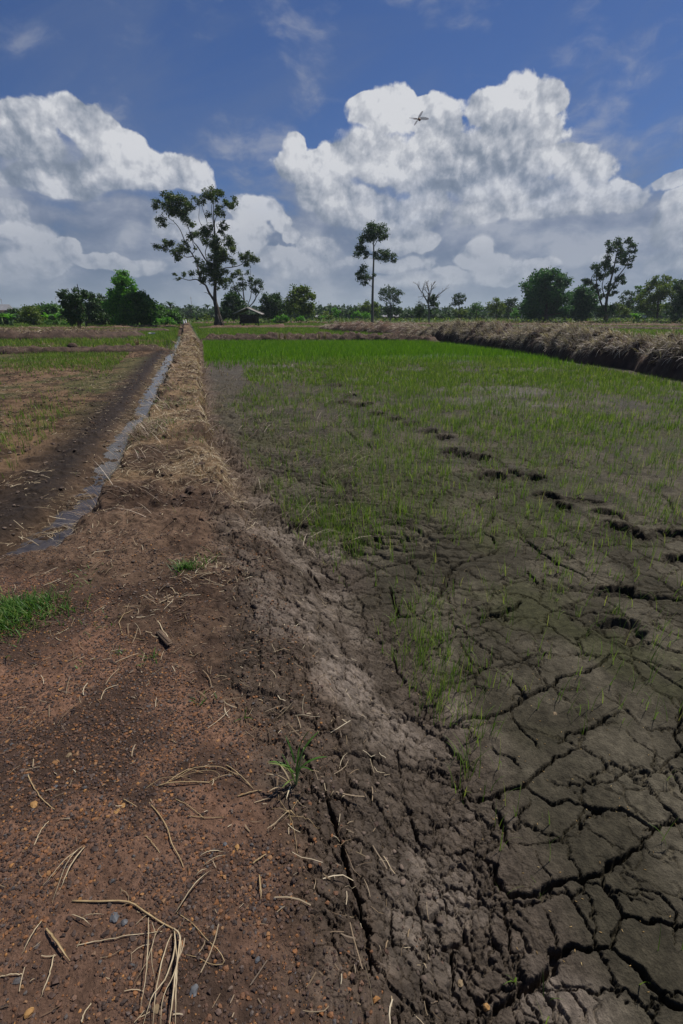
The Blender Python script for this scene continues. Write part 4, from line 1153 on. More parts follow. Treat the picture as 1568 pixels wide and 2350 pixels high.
# uprooted roots below the weed
b = MB()
for p, r in (([(1400,1015),(1360,1005),(1310,1000)], .0015), ([(1395,1010),(1430,960),(1450,900)], .0013), ([(1400,1020),(1460,1030),(1540,1060)], .0016), ([(1400,1020),(1420,1110),(1436,1220)], .0011), ([(1390,1015),(1350,960),(1340,920)], .0012), ([(1395,1025),(1405,1060),(1390,1100)], .0009), ([(1375,1015),(1400,1008),(1420,1018)], .004)):
    stalk_path(b, p, r, hump=.015)
ob(b, 'root_tuft', M_stalk, 'uprooted dry roots sprawling below the green weed', 'roots')
# clods and stubble on the banks
def clod(px, py, Y, r, label):
    b = MB(); c = A(px, py, Y)
    V = ICO2_V * (1 + .22 * (np.random.default_rng(5).random(len(ICO2_V))[:, None] - .5)) * np.array([r * 1.15, r, r * .9]) + np.array(c)
    b.add(V, None, ICO2_T); return ob(b, 'earth_clod', M_bank, label, 'clod')
clod(167, 796, 24.0, .20, 'single dark clod of earth sitting on the left field bank')
def stub(px, Y, h, n, label, z0=.12):
    b = MB(); cx = A(px, 790, Y)[0]; n = n * 2
    base = np.stack([cx + RNG.uniform(-.07, .07, n), Y + RNG.uniform(-.07, .07, n), np.full(n, z0)], 1)
    blades(b, base, h * (.6 + .6 * RNG.random(n)), np.full(n, .03), .05 + .3 * RNG.random(n), RNG.random(n) * 2 * PI, .2 + .4 * RNG.random(n), 3)
    ob(b, 'stubble_tuft', M_straw_tan, label, 'stubble', 'pale stubble tufts on the banks')
stub(315, 24.6, .45, 22, 'pale stubble tuft on the left bank between clod and ditch')
stub(240, 24.6, .22, 10, 'short pale stubble tuft right of the dark clod')
stub(641, 33.5, .45, 14, 'leftmost pale stubble tuft on the end bank')
stub(655, 33.5, .4, 12, 'pale stubble tuft just right of the leftmost one')
stub(690, 33.5, .3, 10, 'low pale stubble tuft left of centre on the end bank')
stub(733, 33.5, .45, 14, 'pale stubble tuft in the middle of the end bank')
stub(746, 33.5, .5, 18, 'brown stubble tuft right of the middle of the end bank')
# white scraps
M_white = solid_mat('white_scrap', (.55, .55, .56), (.8, .8, .8), 20.0, .6, .2, .01)
def scrap(px, py, Y, w, h, label, name='plastic_scrap', cat='scrap'):
    b = MB(); c = np.array(A(px, py, Y))
    nx = 8; X, Z = np.meshgrid(np.linspace(-.5, .5, nx), np.linspace(0, 1, nx))
    rr = np.random.default_rng(int(px)); D = .25 * w * rr.random((nx, nx))
    V = np.stack([X * w, D, Z * h + .15 * h * rr.random((nx, nx))], 2).reshape(-1, 3) + c
    V2 = V + np.array([0, .04, 0])
    i = (np.arange(nx - 1)[:, None] * nx + np.arange(nx - 1)[None, :]).ravel()
    b.add(V, np.stack([i, i + 1, i + nx + 1, i + nx], 1)); b.add(V2, np.stack([i, i + nx, i + nx + 1, i + 1], 1))
    ob(b, name, M_white, label, cat, 'white scraps in the fields')
scrap(518, 778, 33.2, .45, .12, 'flat white plastic scrap on the end bank near the dike')
scrap(348, 767, 42, .55, .10, 'white plastic scrap on the left field bank')
scrap(1201, 731, 120, .9, 1.4, 'white plastic sheet before the big round trees')
scrap(1479, 730, 130, 1.0, 1.5, 'white plastic sheet at the far right tree line')
# ---------------------------------------------------------------- trees
def crop1(x, y): return x * .3293, 602.4 + y * .3293
def crop2(x, y): return 516.4 + x * .3293, 487.7 + y * .3293
def crop3(x, y): return 1032.7 + x * .3414, 516.4 + y * .3414
def cropt(x, y): return 315.5 + x * .2012, 401.6 + y * .2012
M_bark = solid_mat('bark_dark', (.045, .034, .026), (.13, .10, .078), 3.0, .9, .6, .05, stretch=(2, 2, .5))
M_bark_pale = solid_mat('bark_grey', (.09, .078, .066), (.20, .18, .155), 3.0, .9, .5, .05, stretch=(2, 2, .5))
M_leaf = dict(
 teak=leaf_mat('leaf_broad', [(0, (0.027, 0.057, 0.012)), (.5, (0.060, 0.105, 0.021)), (.85, (0.112, 0.150, 0.038)), (1, (0.195, 0.210, 0.068))], .30, .45, 0),
 dark=leaf_mat('leaf_dark', [(0, (0.018, 0.051, 0.013)), (.6, (0.042, 0.093, 0.021)), (1, (0.083, 0.143, 0.038))], .25, .55, 0),
 mid=leaf_mat('leaf_green', [(0, (0.033, 0.090, 0.015)), (.6, (0.072, 0.173, 0.027)), (1, (0.128, 0.255, 0.045))], .35, .5, 0),
 blue=leaf_mat('leaf_bluish', [(0, (0.027, 0.083, 0.030)), (.6, (0.057, 0.150, 0.051)), (1, (0.098, 0.210, 0.075))], .3, .55, 0),
 yellow=leaf_mat('leaf_yellowish', [(0, (0.060, 0.102, 0.018)), (.6, (0.128, 0.188, 0.033)), (1, (0.225, 0.270, 0.053))], .35, .5, 0),
 bright=leaf_mat('leaf_bright', [(0, (0.053, 0.150, 0.018)), (.6, (0.112, 0.300, 0.030)), (1, (0.180, 0.405, 0.053))], .4, .5, 0),
 far=leaf_mat('leaf_distant', [(0, (0.024, 0.054, 0.018)), (.6, (0.048, 0.093, 0.030)), (1, (0.075, 0.128, 0.039))], .25, .6, 0))

def leaves(mb, P, size, droop=.35, aspect=.55):
    """folded leaf quads"""
    n = len(P)
    d = RNG.normal(0, 1, (n, 3)); d[:, 2] = d[:, 2] * .6 - droop; d = norm(d)
    r = norm(np.cross(d, RNG.normal(0, 1, (n, 3))))
    nn = np.cross(d, r)
    s = size * (.6 + .8 * RNG.random(n))
    a = P; b = P + d * (s * .5)[:, None] + r * (s * aspect * .5)[:, None] + nn * (s * .08)[:, None]
    c = P + d * s[:, None]; e = P + d * (s * .5)[:, None] - r * (s * aspect * .5)[:, None] + nn * (s * .08)[:, None]
    V = np.stack([a, b, c, e], 1).reshape(-1, 3)
    i = np.arange(n) * 4
    mb.add(V, np.stack([i, i + 1, i + 2, i + 3], 1))

def limb(mb, a, b, r0, r1, sag=.08, n=7, sides=5):
    a = np.array(a, float); b = np.array(b, float)
    L = np.linalg.norm(b - a); t = np.linspace(0, 1, n)
    off = np.array([RNG.normal(0, sag), RNG.normal(0, sag), RNG.normal(0, sag * .5) - sag * .6]) * L
    P = a + (b - a) * t[:, None] + np.sin(t * PI)[:, None] * off + np.sin(t * 2 * PI)[:, None] * RNG.normal(0, sag * .35, 3) * L
    mb.tube(P, np.linspace(r0, r1, n), sides, False)
    return P

def tree(name, label, crop, Y, blobs, trunks=(), kind='mid', bark=None, leaf=4.6, k=.55, auto=True, cat='tree', group=None, depth=1.0, sub=7, lump=.42, tr0=None, extra=None, droop=.35):
    """crop maps the traced picture points to the frame; Y is the distance; sizes in frame units become metres at Y"""
    def W(p, dy=0.0):
        x, y = crop(p[0], p[1]); a = A(x, y, Y); return np.array([a[0], a[1] + dy, a[2]])
    e = np.linalg.norm(np.array(A(784, 725, Y)) - np.array(A(794, 725, Y))) / 10        # metres per frame unit
    cs = np.hypot(*(np.array(crop(100, 100)) - np.array(crop(101, 100))))               # frame units per crop unit
    tb = MB(); cb = MB(); nodes = []
    tr = [list(t) for t in trunks]
    if not tr:
        bx = np.mean([b[0] for b in blobs]); hi = min(b[1] for b in blobs)
        base_y = max(b[1] + b[2] for b in blobs)
        tr = [[(bx, base_y, 5), (bx + 4, (base_y + hi) / 2, 3.5), (bx, hi + (base_y - hi) * .25, 1.6)]]
    base = W(tr[0][0]); base[2] = 0
    for q, t in enumerate(tr):
        P = [W(p, 0 if q == 0 else RNG.normal(0, .35)) for p in t]
        if q == 0:
            P[0][2] = -.05
        R = [p[2] * cs * e * .5 for p in t]
        if q and nodes:   # start a branch on the nearest stem node
            P[0] = nodes[int(np.argmin([np.linalg.norm(nd[0] - P[0]) for nd in nodes]))][0].copy()
        S = smooth_path(P, max(6, len(P) * 4)); RR = np.interp(np.linspace(0, 1, len(S)), np.linspace(0, 1, len(R)), R)
        if q == 0:
            RR[0] *= 1.5; RR[1] *= 1.15
        tb.tube(S, RR, 9 if q == 0 else 7, False)
        nodes += [(s, r) for s, r in zip(S, RR)]
    for bx, by, br in blobs:
        br = br * (1.22 if kind == 'blue' else 1.08 if name not in ('tall_tree', 'slim_tree') else 1.0)
        r = br * cs * e
        c = W((bx, by), RNG.normal(0, .5) * r * depth * 1.3)
        if auto and nodes:
            dd = [np.linalg.norm(nd[0] - c) + max(0, nd[0][2] - c[2] + .4 * r) * 2.5 for nd in nodes]
            nd = nodes[int(np.argmin(dd))]
            rr = min(max(nd[1] * .5, .02), r * .09)
            if np.linalg.norm(nd[0] - c) > r * .5:
                S = limb(tb, nd[0], c, rr, rr * .45)
                nodes += [(s, rr * .6) for s in S[3:]]
        n = max(8, int(3.2 * k * (br * cs) ** 2))
        sc = norm(RNG.normal(0, 1, (sub, 3))) * (r * (.45 + .5 * RNG.random((sub, 1)))) * np.array([1, 1, .85]) + c
        for q in range(sub):
            if RNG.random() < .45: limb(tb, c, sc[q], r * .025, r * .012, .1, 4, 3)
        w = RNG.integers(0, sub, n)
        P = sc[w] + RNG.normal(0, 1, (n, 3)) * r * lump * np.array([.62, .62, .5])
        P[:, 2] = np.maximum(P[:, 2], .1)
        leaves(cb, P, leaf * e * 1.05, droop, .62)
    root = empty(name, base)
    tb.build('trunk', bark or M_bark, root, off=base)
    cb.build('crown', M_leaf[kind], root, smooth=False, off=base)
    if extra: extra(root, W, e * cs, base)
    tag(root, label, cat, group)
    return root


def seed_heads(root, W, u, base):
    for x, y, x2, y2 in ((410, 190, 440, 230), (441, 192, 455, 230), (474, 186, 480, 225), (499, 186, 500, 225), (541, 165, 545, 215)):
        b = MB(); a = W((x, y)); c = W((x2, y2))
        b.tube(smooth_path([c, (a + c) / 2 + .05, a], 6), [.03, .03, .025, .025, .02, .02], 5)
        V = ICO2_V * np.array([2.5, 2.5, 6.5 if x != 541 else 16]) * u + a
        b.add(V, None, ICO2_T)
        b.build('seed_head', M_bark, root, off=base)

# the tall tree beside the dike
MAIN_BLOBS = [(320,230,45),(240,330,60),(330,310,70),(400,300,80),(470,300,70),(540,290,60),(400,400,85),(500,400,80),(600,370,60),(270,520,60),(300,570,28),(560,480,65),(600,560,45),(650,270,26),(720,310,50),(750,230,45),(830,200,60),(880,170,45),(940,200,45),(970,200,26),(870,260,55),
 (1000,310,42),(1060,340,55),(1120,300,38),(930,370,45),(900,420,40),(970,430,34),(810,460,34),(980,570,45),(1000,600,34),(940,640,34),(830,620,55),(760,650,50),(660,660,50),(600,700,42),(850,720,85),(760,750,50),(900,780,80),(1020,740,62),(1080,790,62),(1100,860,42),(980,860,80),(870,850,75),
 (320,770,50),(380,770,50),(230,820,45),(300,840,34),(460,810,50),(430,880,55),(460,930,50),(540,850,50),(570,780,42),(660,830,22),(930,940,85),(1020,930,75),(1090,990,42),(720,1000,52),(760,1060,55),(850,1020,62),(900,1060,75),(710,1130,55),(740,1200,50),(830,1120,75),(920,1140,75),(1000,1120,52),
 (430,1130,22),(470,1180,24),(530,1140,28),(620,1120,36),(860,1210,42),(940,1220,52),(990,1200,42),(920,1290,26),(1200,920,50),(1270,900,42),(1290,960,55),(1350,960,36),(1250,1010,42),(1100,1150,42),(1130,1100,34)]
MAIN_TR = [
 [(930,1740,78),(915,1600,62),(900,1500,54),(885,1430,44),(885,1300,34),(892,1200,30),(890,1000,27),(882,800,22),(880,620,15),(868,440,9),(868,280,5)],
 [(868,1440,30),(820,1340,24),(780,1260,20),(740,1235,15),(670,1190,11),(590,1200,8),(500,1180,6),(410,1190,3)],
 [(888,1230,20),(830,1060,17),(762,935,15),(700,820,11),(640,760,8),(600,640,7),(545,480,5)],
 [(735,1225,18),(690,1100,17),(650,980,15),(620,880,13),(580,840,11),(540,740,10),(480,620,8),(420,540,6),(345,480,4)],
 [(645,975,10),(540,930,8),(490,890,6),(390,865,5),(340,815,4)],
 [(650,900,8),(650,850,7),(625,750,6),(600,640,5),(560,560,4)],
 [(890,1120,14),(990,1070,11),(1080,1050,9),(1190,1025,7),(1250,950,4)],
 [(882,640,9),(900,550,8),(890,480,6),(920,440,5),(1000,430,3)],
 [(820,1060,10),(780,900,8),(800,800,8),(810,600,7),(790,500,6),(745,370,5),(760,300,3)],
 [(800,700,8),(750,600,6),(705,500,5),(705,370,3)],
 [(930,700,7),(930,640,5),(900,560,4),(1000,580,3)],
 [(880,620,7),(845,400,6),(840,290,3)],
 [(850,1400,9),(800,1350,6),(770,1340,3)],
]
def main_extra(root, W, u, base):
    b = MB()
    for dx, h in ((-35, 1500), (30, 1560), (62, 1640)):     # buttress roots
        p0 = W((925 + dx * .2, h)); p2 = W((925 + dx, 1752)); p2[2] = -.05; p1 = (p0 + p2) / 2 + np.array([.06 * dx / 35, -.1, -.1])
        b.tube(smooth_path([p0, p1, p2], 8), np.linspace(.10, .28, 8), 7, False)
    b.build('buttress_root', M_bark, root, off=base)
tree('tall_tree', 'tallest leafy tree with open forked crown standing beside the dike', cropt, 73, MAIN_BLOBS, MAIN_TR, 'teak', leaf=3.4, k=.85, auto=True, sub=8, lump=.40, extra=main_extra)
b = MB(); c = A(500, 747, 72.2)
b.box((c[0] + .9, 72.2, .1), (1.3, .05, .05), .1)
for dx, tl in ((.1, .35), (.45, .6)):
    b.tube([(c[0] + dx + tl, 72.0, 0), (c[0] + dx, 72.3, 1.6)], [.05, .04], 6)
ob(b, 'wooden_props', M_bark_pale, 'poles and planks leaning at the foot of the tallest tree', 'poles')

tree('slim_tree', 'slim tall tree with a bare pole trunk and a few tufts of leaves', crop2, 88,
     [(1050,110,45),(1010,105,38),(1095,120,40),(975,150,34),(1050,160,45),(1120,155,30),(1010,175,34),(950,200,26),(1080,185,22),(945,255,34),(920,290,26),(965,270,30),(990,290,22),(980,310,14),
      (1070,295,34),(1110,300,36),(1150,295,38),(1175,325,24),(1130,320,22),(965,395,30),(945,430,30),(960,460,36),(975,490,20),(1000,445,26),(940,455,18),(1040,438,16),(985,380,14)],
     [[(1029,752,22),(1029,600,17),(1033,450,13),(1038,300,10),(1036,190,7),(1045,120,4)],
      [(1030,465,6),(1000,470,4),(975,470,3)], [(1037,295,6),(1000,292,4),(950,275,3)], [(1038,335,6),(1100,330,5),(1170,340,3)], [(1037,250,5),(1060,200,4),(1090,150,3)]],
     'dark', M_bark_pale, leaf=3.0, k=1.0)

tree('seedhead_tree', 'dark broad-leaved tree topped by bare seed stalks, nearest on the left', crop1, 57,
     [(500,230,48),(445,238,32),(560,225,38),(420,215,14),(470,300,48),(530,290,45),(500,350,48),(545,350,38),(470,360,30),(510,400,38),(560,390,24),(590,235,18),(435,265,20)],
     [[(555,475,26),(548,420,18),(535,330,13),(515,250,8)], [(550,440,14),(575,380,9),(565,260,6)], [(560,470,8),(570,420,7)]], 'dark', None, leaf=4.4, k=.8,
     extra=lambda root, W, u, base: seed_heads(root, W, u, base))
T = tree
T('feathery_tree', 'loose dark tree right behind the seed-stalk tree', crop1, 74, [(610,245,40),(655,240,26),(600,300,48),(650,285,34),(585,220,22),(630,340,48),(600,380,40),(660,390,42)], [[(605,445,18),(598,380,12),(590,300,8)]], 'dark', k=.75, leaf=4)
T('round_tree', 'dark rounded tree between the feathery tree and the stacked tree', crop1, 80, [(720,275,42),(700,330,55),(760,310,50),(740,380,60),(765,250,30),(690,395,45),(780,390,50)], [], 'dark', k=.9, leaf=4.4)
T('stacked_tree', 'tall green tree with stacked tiers of foliage in the left grove', crop1, 72, [(850,90,38),(815,115,26),(890,125,36),(855,140,45),(790,200,28),(840,190,45),(885,190,42),(925,185,24),(860,250,62),(810,250,36),(910,255,45),(830,320,66),(900,320,60),(860,390,66),(800,390,50)],
  [[(862,445,22),(860,330,15),(856,200,10),(852,100,5)]], 'bright', k=.85, leaf=4.6)
T('leafy_tree', 'full green tree leaning out at the right end of the left grove', crop1, 70, [(985,225,38),(1005,250,42),(945,265,50),(1035,280,42),(1000,310,60),(940,340,62),(1035,350,42),(980,380,64),(1030,405,42),(920,400,55)], [], 'mid', k=.9, leaf=4.6)
T('bushy_tree', 'bushy green tree low against the wood right of the left grove', crop1, 88, [(1105,335,48),(1160,345,45),(1210,360,38),(1080,380,45),(1150,390,50),(1240,385,34)], [], 'mid', k=.8, leaf=4.6)
T('shrub', 'bright green shrub in front of the bushy tree left of the dike', crop1, 80, [(1100,405,26),(1140,400,32),(1180,410,28),(1210,415,18)], [], 'bright', k=.9, leaf=4, cat='shrub')
T('low_tree', 'pale green spreading tree near the left edge', crop1, 78, [(185,325,34),(230,345,42),(160,360,40),(210,390,48),(270,370,38),(255,405,38),(150,400,30)], [[(240,455,18),(225,400,12),(205,340,7)], [(235,430,8),(200,400,6),(165,365,4)]], 'yellow', k=.6, leaf=4)
T('low_tree', 'green tree behind between pale spreading tree and seed-stalk tree', crop1, 92, [(280,320,34),(330,340,45),(370,345,38),(410,330,42),(340,390,38),(440,350,40),(310,305,18),(250,310,22)], [], 'mid', k=.8, leaf=4.2)
T('low_tree', 'dark tree cut by the left edge of the picture', crop1, 84, [(-20,410,50),(25,420,42),(-60,400,50),(60,400,34),(20,380,26)], [], 'dark', k=.8, leaf=4.2)
T('low_tree', 'small feathery tree just right of the dark one at the left edge', crop1, 100, [(90,335,22),(110,360,32),(80,380,34),(120,400,30),(60,350,18)], [], 'dark', k=.8, leaf=3.6)
T('shrub', 'low tangled shrub beneath the left grove', crop1, 80, [(350,415,24),(385,420,22),(330,425,18),(440,425,26),(480,430,20)], [], 'mid', k=.8, leaf=3.6, cat='shrub')
T('sapling', 'lone little bright sapling between dike and tallest tree', crop1, 110, [(1445,372,16),(1438,388,14),(1458,385,13)], [[(1447,420,3),(1447,385,2)]], 'yellow', k=1.2, leaf=3)
T('airy_tree', 'thin airy tree with bare upper twigs behind the hut', cropt, 96, [(1060,1200,40),(1010,1260,42),(1200,1130,40),(1250,1110,28),(1310,1210,50),(1385,1240,48),(1330,1280,50),(1410,1290,34),(1200,1270,55),(1120,1320,60),(1270,1180,30),(1180,1200,36),(1360,1330,34)],
  [[(1250,1680,34),(1265,1550,24),(1225,1450,17),(1205,1300,12),(1200,1130,6)], [(1290,1520,14),(1340,1420,11),(1350,1300,9),(1340,1200,5)], [(1225,1440,12),(1130,1300,9),(1080,1200,5)], [(1265,1500,10),(1290,1380,9),(1300,1200,6),(1285,1060,3)], [(1300,1450,9),(1380,1340,7),(1420,1240,4)]], 'far', M_bark_pale, k=.7, leaf=3.2)
T('dense_tree', 'dense dark tree right behind the hut', cropt, 92, [(1050,1390,48),(1110,1400,60),(1020,1460,60),(1150,1460,66),(990,1520,52),(1080,1530,75),(1190,1530,60),(1240,1590,52),(1000,1590,55),(1110,1600,60)], [], 'dark', k=.8, leaf=4.4)
T('dense_tree', 'dark rounded tree right of the hut', crop2, 106, [(330,590,30),(290,610,36),(380,610,38),(330,640,55),(270,660,42),(400,660,42),(350,700,52),(290,705,42),(415,705,30)], [], 'dark', k=.85, leaf=4.2)
T('rounded_tree', 'green rounded tree with visible trunk between the hut and the slim tree', crop2, 101, [(505,545,36),(565,545,34),(470,575,32),(525,585,48),(595,590,34),(455,620,34),(510,640,52),(575,650,48),(470,680,34),(600,690,26),(540,695,34)], [], 'yellow', k=.85, leaf=4.4)
T('shrub', 'wide round bright shrub in the field right of the hut', crop2, 86, [(350,744,15),(375,738,18),(400,735,19),(425,732,18),(435,745,14)], [[(390,762,3),(390,745,2)]], 'bright', k=1.6, leaf=3, cat='shrub')
T('shrub', 'small round bright shrub right of the wide one', crop2, 88, [(512,742,15),(530,738,18),(545,746,13)], [[(528,760,3),(528,742,2)]], 'bright', k=1.6, leaf=3, cat='shrub')
T('shrub', 'yellow green leafy shrub left of the slim tree', crop2, 110, [(675,725,20),(705,718,24),(735,728,18)], [[(705,745,3),(705,725,2)]], 'yellow', k=1.2, leaf=3, cat='shrub')
T('sapling', 'bright sapling just right of the yellow green shrub', crop2, 112, [(765,680,18),(785,688,16),(775,715,18)], [[(775,745,3),(775,690,2)]], 'bright', k=1.2, leaf=3)
T('shrub', 'bright shrub at the foot of the dome-shaped tree', crop2, 116, [(895,712,20),(925,706,22),(965,715,22),(995,720,18)], [[(940,745,3),(940,715,2)]], 'bright', k=1.2, leaf=3, cat='shrub')
T('dome_tree', 'smooth dome-shaped pale green tree behind the slim tree', crop2, 142, [(1000,640,30),(960,650,26),(1040,645,30),(1000,675,38),(955,690,26),(1050,690,30)], [], 'yellow', k=1.3, leaf=3)
T('spreading_tree', 'open spreading grey green tree right of the slim tree', crop2, 122, [(1110,535,26),(1150,528,30),(1190,548,28),(1085,565,24),(1220,570,22),(1140,575,26),(1180,600,26),(1210,615,24),(1105,600,20),(1150,650,40),(1195,675,34),(1130,690,30),(1220,700,28)],
  [[(1155,735,12),(1155,660,8),(1148,590,5),(1150,540,3)], [(1153,640,5),(1110,580,3)], [(1155,640,5),(1195,570,3)]], 'far', M_bark_pale, k=.75, leaf=3)
T('low_tree', 'small dark tree left of the bare tree', crop2, 112, [(1345,650,24),(1375,660,22),(1335,690,28),(1375,695,28),(1355,715,24)], [], 'dark', k=1, leaf=3)
# the bare tree
def bare_extra(root, W, u, base):
    b = MB()
    def grow(p, d, L, r, lev):
        if lev == 0 or r < .006: return
        q = p + d * L + RNG.normal(0, .05, 3) * L
        S = limb(b, p, q, r, r * .62, .07, 5, 4)
        for _ in range(2 if lev < 4 else 3):
            nd = norm(d + RNG.normal(0, .42, 3) * np.array([1, .8, .7]) + np.array([0, 0, .12]))
            grow(S[RNG.integers(2, 5)], nd, L * (.62 + .2 * RNG.random()), r * .58, lev - 1)
    for a, c, r in (((1418, 640), (1375, 560), .16), ((1418, 640), (1420, 540), .15), ((1425, 620), (1480, 580), .13), ((1415, 600), (1440, 520), .12), ((1420, 650), (1345, 620), .07), ((1480, 580), (1530, 540), .08), ((1375, 560), (1345, 500), .09), ((1420, 540), (1412, 480), .08), ((1440, 520), (1468, 480), .08), ((1375, 560), (1385, 500), .07)):
        p = W(a, RNG.normal(0, .2)); q = W(c, RNG.normal(0, .5)); d = q - p; L = np.linalg.norm(d)
        limb(b, p, q, r, r * .6, .05, 6, 5)
        for _ in range(3): grow(p + d * RNG.uniform(.4, 1), norm(d / L + RNG.normal(0, .35, 3)), L * .38, r * .42, 3)
    b.build('bare_branch', M_bark_pale, root, off=base)
T('bare_tree', 'leafless grey tree with a leafy shoot on its right side', crop2, 104, [(1450,585,20),(1465,600,18),(1440,620,26),(1465,635,24),(1445,655,22),(1475,655,14),(1430,690,16)], [[(1424,735,15),(1422,680,12),(1415,620,9),(1418,560,5)]], 'dark', M_bark_pale, k=1.0, leaf=3, auto=False, extra=bare_extra)
# right-hand tree line
T('upright_tree', 'narrow open tree rising above the wood right of the bare tree', crop3, 132, [(60,470,22),(35,485,18),(95,475,15),(55,510,24),(30,530,18),(85,515,18),(100,495,10)], [[(60,610,9),(62,550,6),(58,490,3)]], 'far', k=.9, leaf=3)
T('low_tree', 'low olive bush under the narrow open tree', crop3, 128, [(50,575,24),(85,580,26),(105,595,18)], [], 'yellow', k=1.1, leaf=3)
T('low_tree', 'small round green tree right of the olive bush', crop3, 136, [(185,540,24),(155,555,20),(205,560,20),(180,585,26),(150,590,20)], [[(180,620,6),(180,560,4)]], 'mid', k=1, leaf=3)
T('low_tree', 'yellow green tree in the gap left of the big round tree', crop3, 126, [(305,505,22),(280,535,26),(330,530,26),(300,565,34),(345,575,28),(285,595,20),(355,545,18)], [[(315,620,7),(312,550,5)]], 'yellow', k=1, leaf=3)
T('low_tree', 'grey green tree behind the yellow green one', crop3, 150, [(400,510,24),(430,505,18),(385,540,26),(425,540,26),(400,580,32),(365,530,16)], [], 'far', k=1, leaf=3)
T('shrub', 'mid green shrub right of the yellow green tree', crop3, 124, [(440,580,22),(465,592,20),(425,598,16)], [], 'bright', k=1.2, leaf=3, cat='shrub')
T('low_tree', 'dark tree touching the left side of the big round tree', crop3, 118, [(490,525,20),(470,545,20),(505,555,24),(490,585,26)], [], 'dark', k=1, leaf=3)
T('big_round_tree', 'large dense round-topped tree reaching down to the ground', crop3, 106, [(640,340,42),(590,365,42),(700,335,40),(745,345,26),(740,390,42),(545,400,40),(640,400,66),(700,420,60),(770,420,30),(560,460,50),(640,480,80),(730,490,60),(550,530,50),(620,560,75),(700,560,70),(770,500,36),(760,570,42),(560,590,42)],
  [[(650,640,20),(648,500,14),(650,400,8)]], 'blue', k=1.0, leaf=4.2, depth=1.3)
T('round_tree', 'smaller round bluish tree beside the large dense one', crop3, 108, [(890,435,36),(930,450,36),(850,470,38),(900,490,55),(960,500,34),(840,530,45),(900,560,55),(950,560,42),(830,590,38),(880,600,42)],
  [[(890,635,16),(890,540,11),(895,460,6)]], 'blue', k=1.0, leaf=4.2, depth=1.2)
T('leaning_tree', 'tall leaning tree with gaps in its crown on the right', crop3, 104,
  [(1068,108,14),(1055,130,12),(1130,105,26),(1145,125,24),(1200,112,24),(1215,140,26),(1235,175,20),(1105,150,30),(1150,175,30),(1200,190,26),(1230,220,20),(1060,180,9),(1080,240,34),(1135,235,32),(1185,245,26),(1205,270,16),(1000,270,32),(1045,280,34),(1095,300,30),(965,320,24),(1000,340,22),(1040,350,30),(1150,355,26),(1180,380,18),(915,375,22),(950,385,28),(985,410,18),(1060,415,28),(1110,405,20),(1120,360,18),(1100,460,20),(1000,440,18),(1020,480,20),(1075,470,16)],
  [[(1050,630,22),(1052,520,17),(1075,400,12),(1100,300,9),(1120,200,6),(1140,110,3)], [(1005,620,13),(1008,500,10),(985,390,7),(990,290,4)], [(1060,490,9),(1120,360,7),(1180,270,5),(1215,180,3)], [(1085,340,6),(1060,230,5),(1062,120,2)], [(1005,480,6),(960,400,4),(920,380,3)], [(1052,520,8),(1020,420,5),(1040,340,3)]], 'dark', None, k=1.0, leaf=3.2, lump=.38)
T('shrub', 'dark undergrowth at the foot of the tall leaning tree', crop3, 103, [(1050,560,32),(1080,580,30),(1030,590,26),(1095,545,20)], [], 'dark', k=1, leaf=3.4, cat='shrub')
T('shrub', 'yellowish bush right of the leaning tree', crop3, 104, [(1130,570,26),(1165,580,28),(1150,555,20),(1110,540,22)], [], 'yellow', k=1, leaf=3.4, cat='shrub')
T('low_tree', 'grey green tree between the leaning tree and the yellowish thicket', crop3, 128, [(1185,455,22),(1215,465,16),(1170,490,24),(1210,500,26),(1240,520,26),(1190,535,30),(1235,560,24)], [], 'far', k=1, leaf=3)
T('thicket_tree', 'tall yellowish tree with feathery tips at the right', crop3, 106, [(1375,365,22),(1360,390,28),(1400,390,24),(1450,350,18),(1470,375,26),(1440,400,28),(1495,385,18),(1340,430,34),(1395,440,45),(1450,440,42),(1500,430,26),(1340,490,45),(1410,500,60),(1475,490,45),(1350,555,45),(1430,560,50)],
  [[(1400,620,14),(1400,500,10),(1385,400,5)], [(1402,520,7),(1440,440,5),(1460,360,3)]], 'yellow', k=.75, leaf=3.6)
T('low_tree', 'leafy tree left of the tall yellowish one', crop3, 110, [(1270,420,18),(1265,450,28),(1300,460,28),(1285,500,38),(1310,540,38),(1270,560,30)], [], 'mid', k=.8, leaf=3.4)
T('dark_tree', 'dark tree cut by the right edge of the picture', crop3, 96, [(1560,400,30),(1530,420,34),(1580,440,50),(1530,480,48),(1520,540,48),(1580,530,55),(1550,590,45),(1620,460,60)], [], 'dark', k=.8, leaf=4)
# banana clumps
def banana(crop, x, y, Y, n, s, label):
    cx = A(*crop(x, y), Y)[0]
    root = empty('banana_plant', (cx, Y, 0)); lf = MB(); 
    for i in range(n):
        stm = MB()
        bx = RNG.normal(0, s * .5); by = RNG.normal(0, .4); h = s * (.5 + .4 * RNG.random())
        stm.tube([(bx, by, -.05), (bx, by, h)], [.12, .08], 7); stm.build('stem', M_stem_g, root)
        for j in range(7):
            az = RNG.random() * 2 * PI
            p = arc((bx, by, h * .9), az, .3 + .3 * RNG.random(), 1.3, s * (.7 + .4 * RNG.random()), 7)
            t = np.linspace(0, 1, len(p)); side = np.array([[-math.sin(az), math.cos(az), .2]])
            lf.ribbons(p[None], (s * .22 * np.sin(np.clip(t * .9 + .08, 0, 1) * PI) ** .6)[None], side)
    lf.build('leaves', M_leaf['bright'], root)
    tag(root, label, 'banana plant', 'banana plants by the trees')
banana(crop1, 105, 430, 76, 5, 1.5, 'banana plants beside the pale spreading tree at left')
banana(crop1, 395, 400, 84, 2, 1.7, 'palm-leaved banana plant under the left grove')
banana(crop3, 1265, 590, 100, 5, 1.5, 'banana plants before the yellowish thicket at right')
banana(crop2, 695, 735, 108, 2, 1.1, 'small banana plants left of the bright sapling')
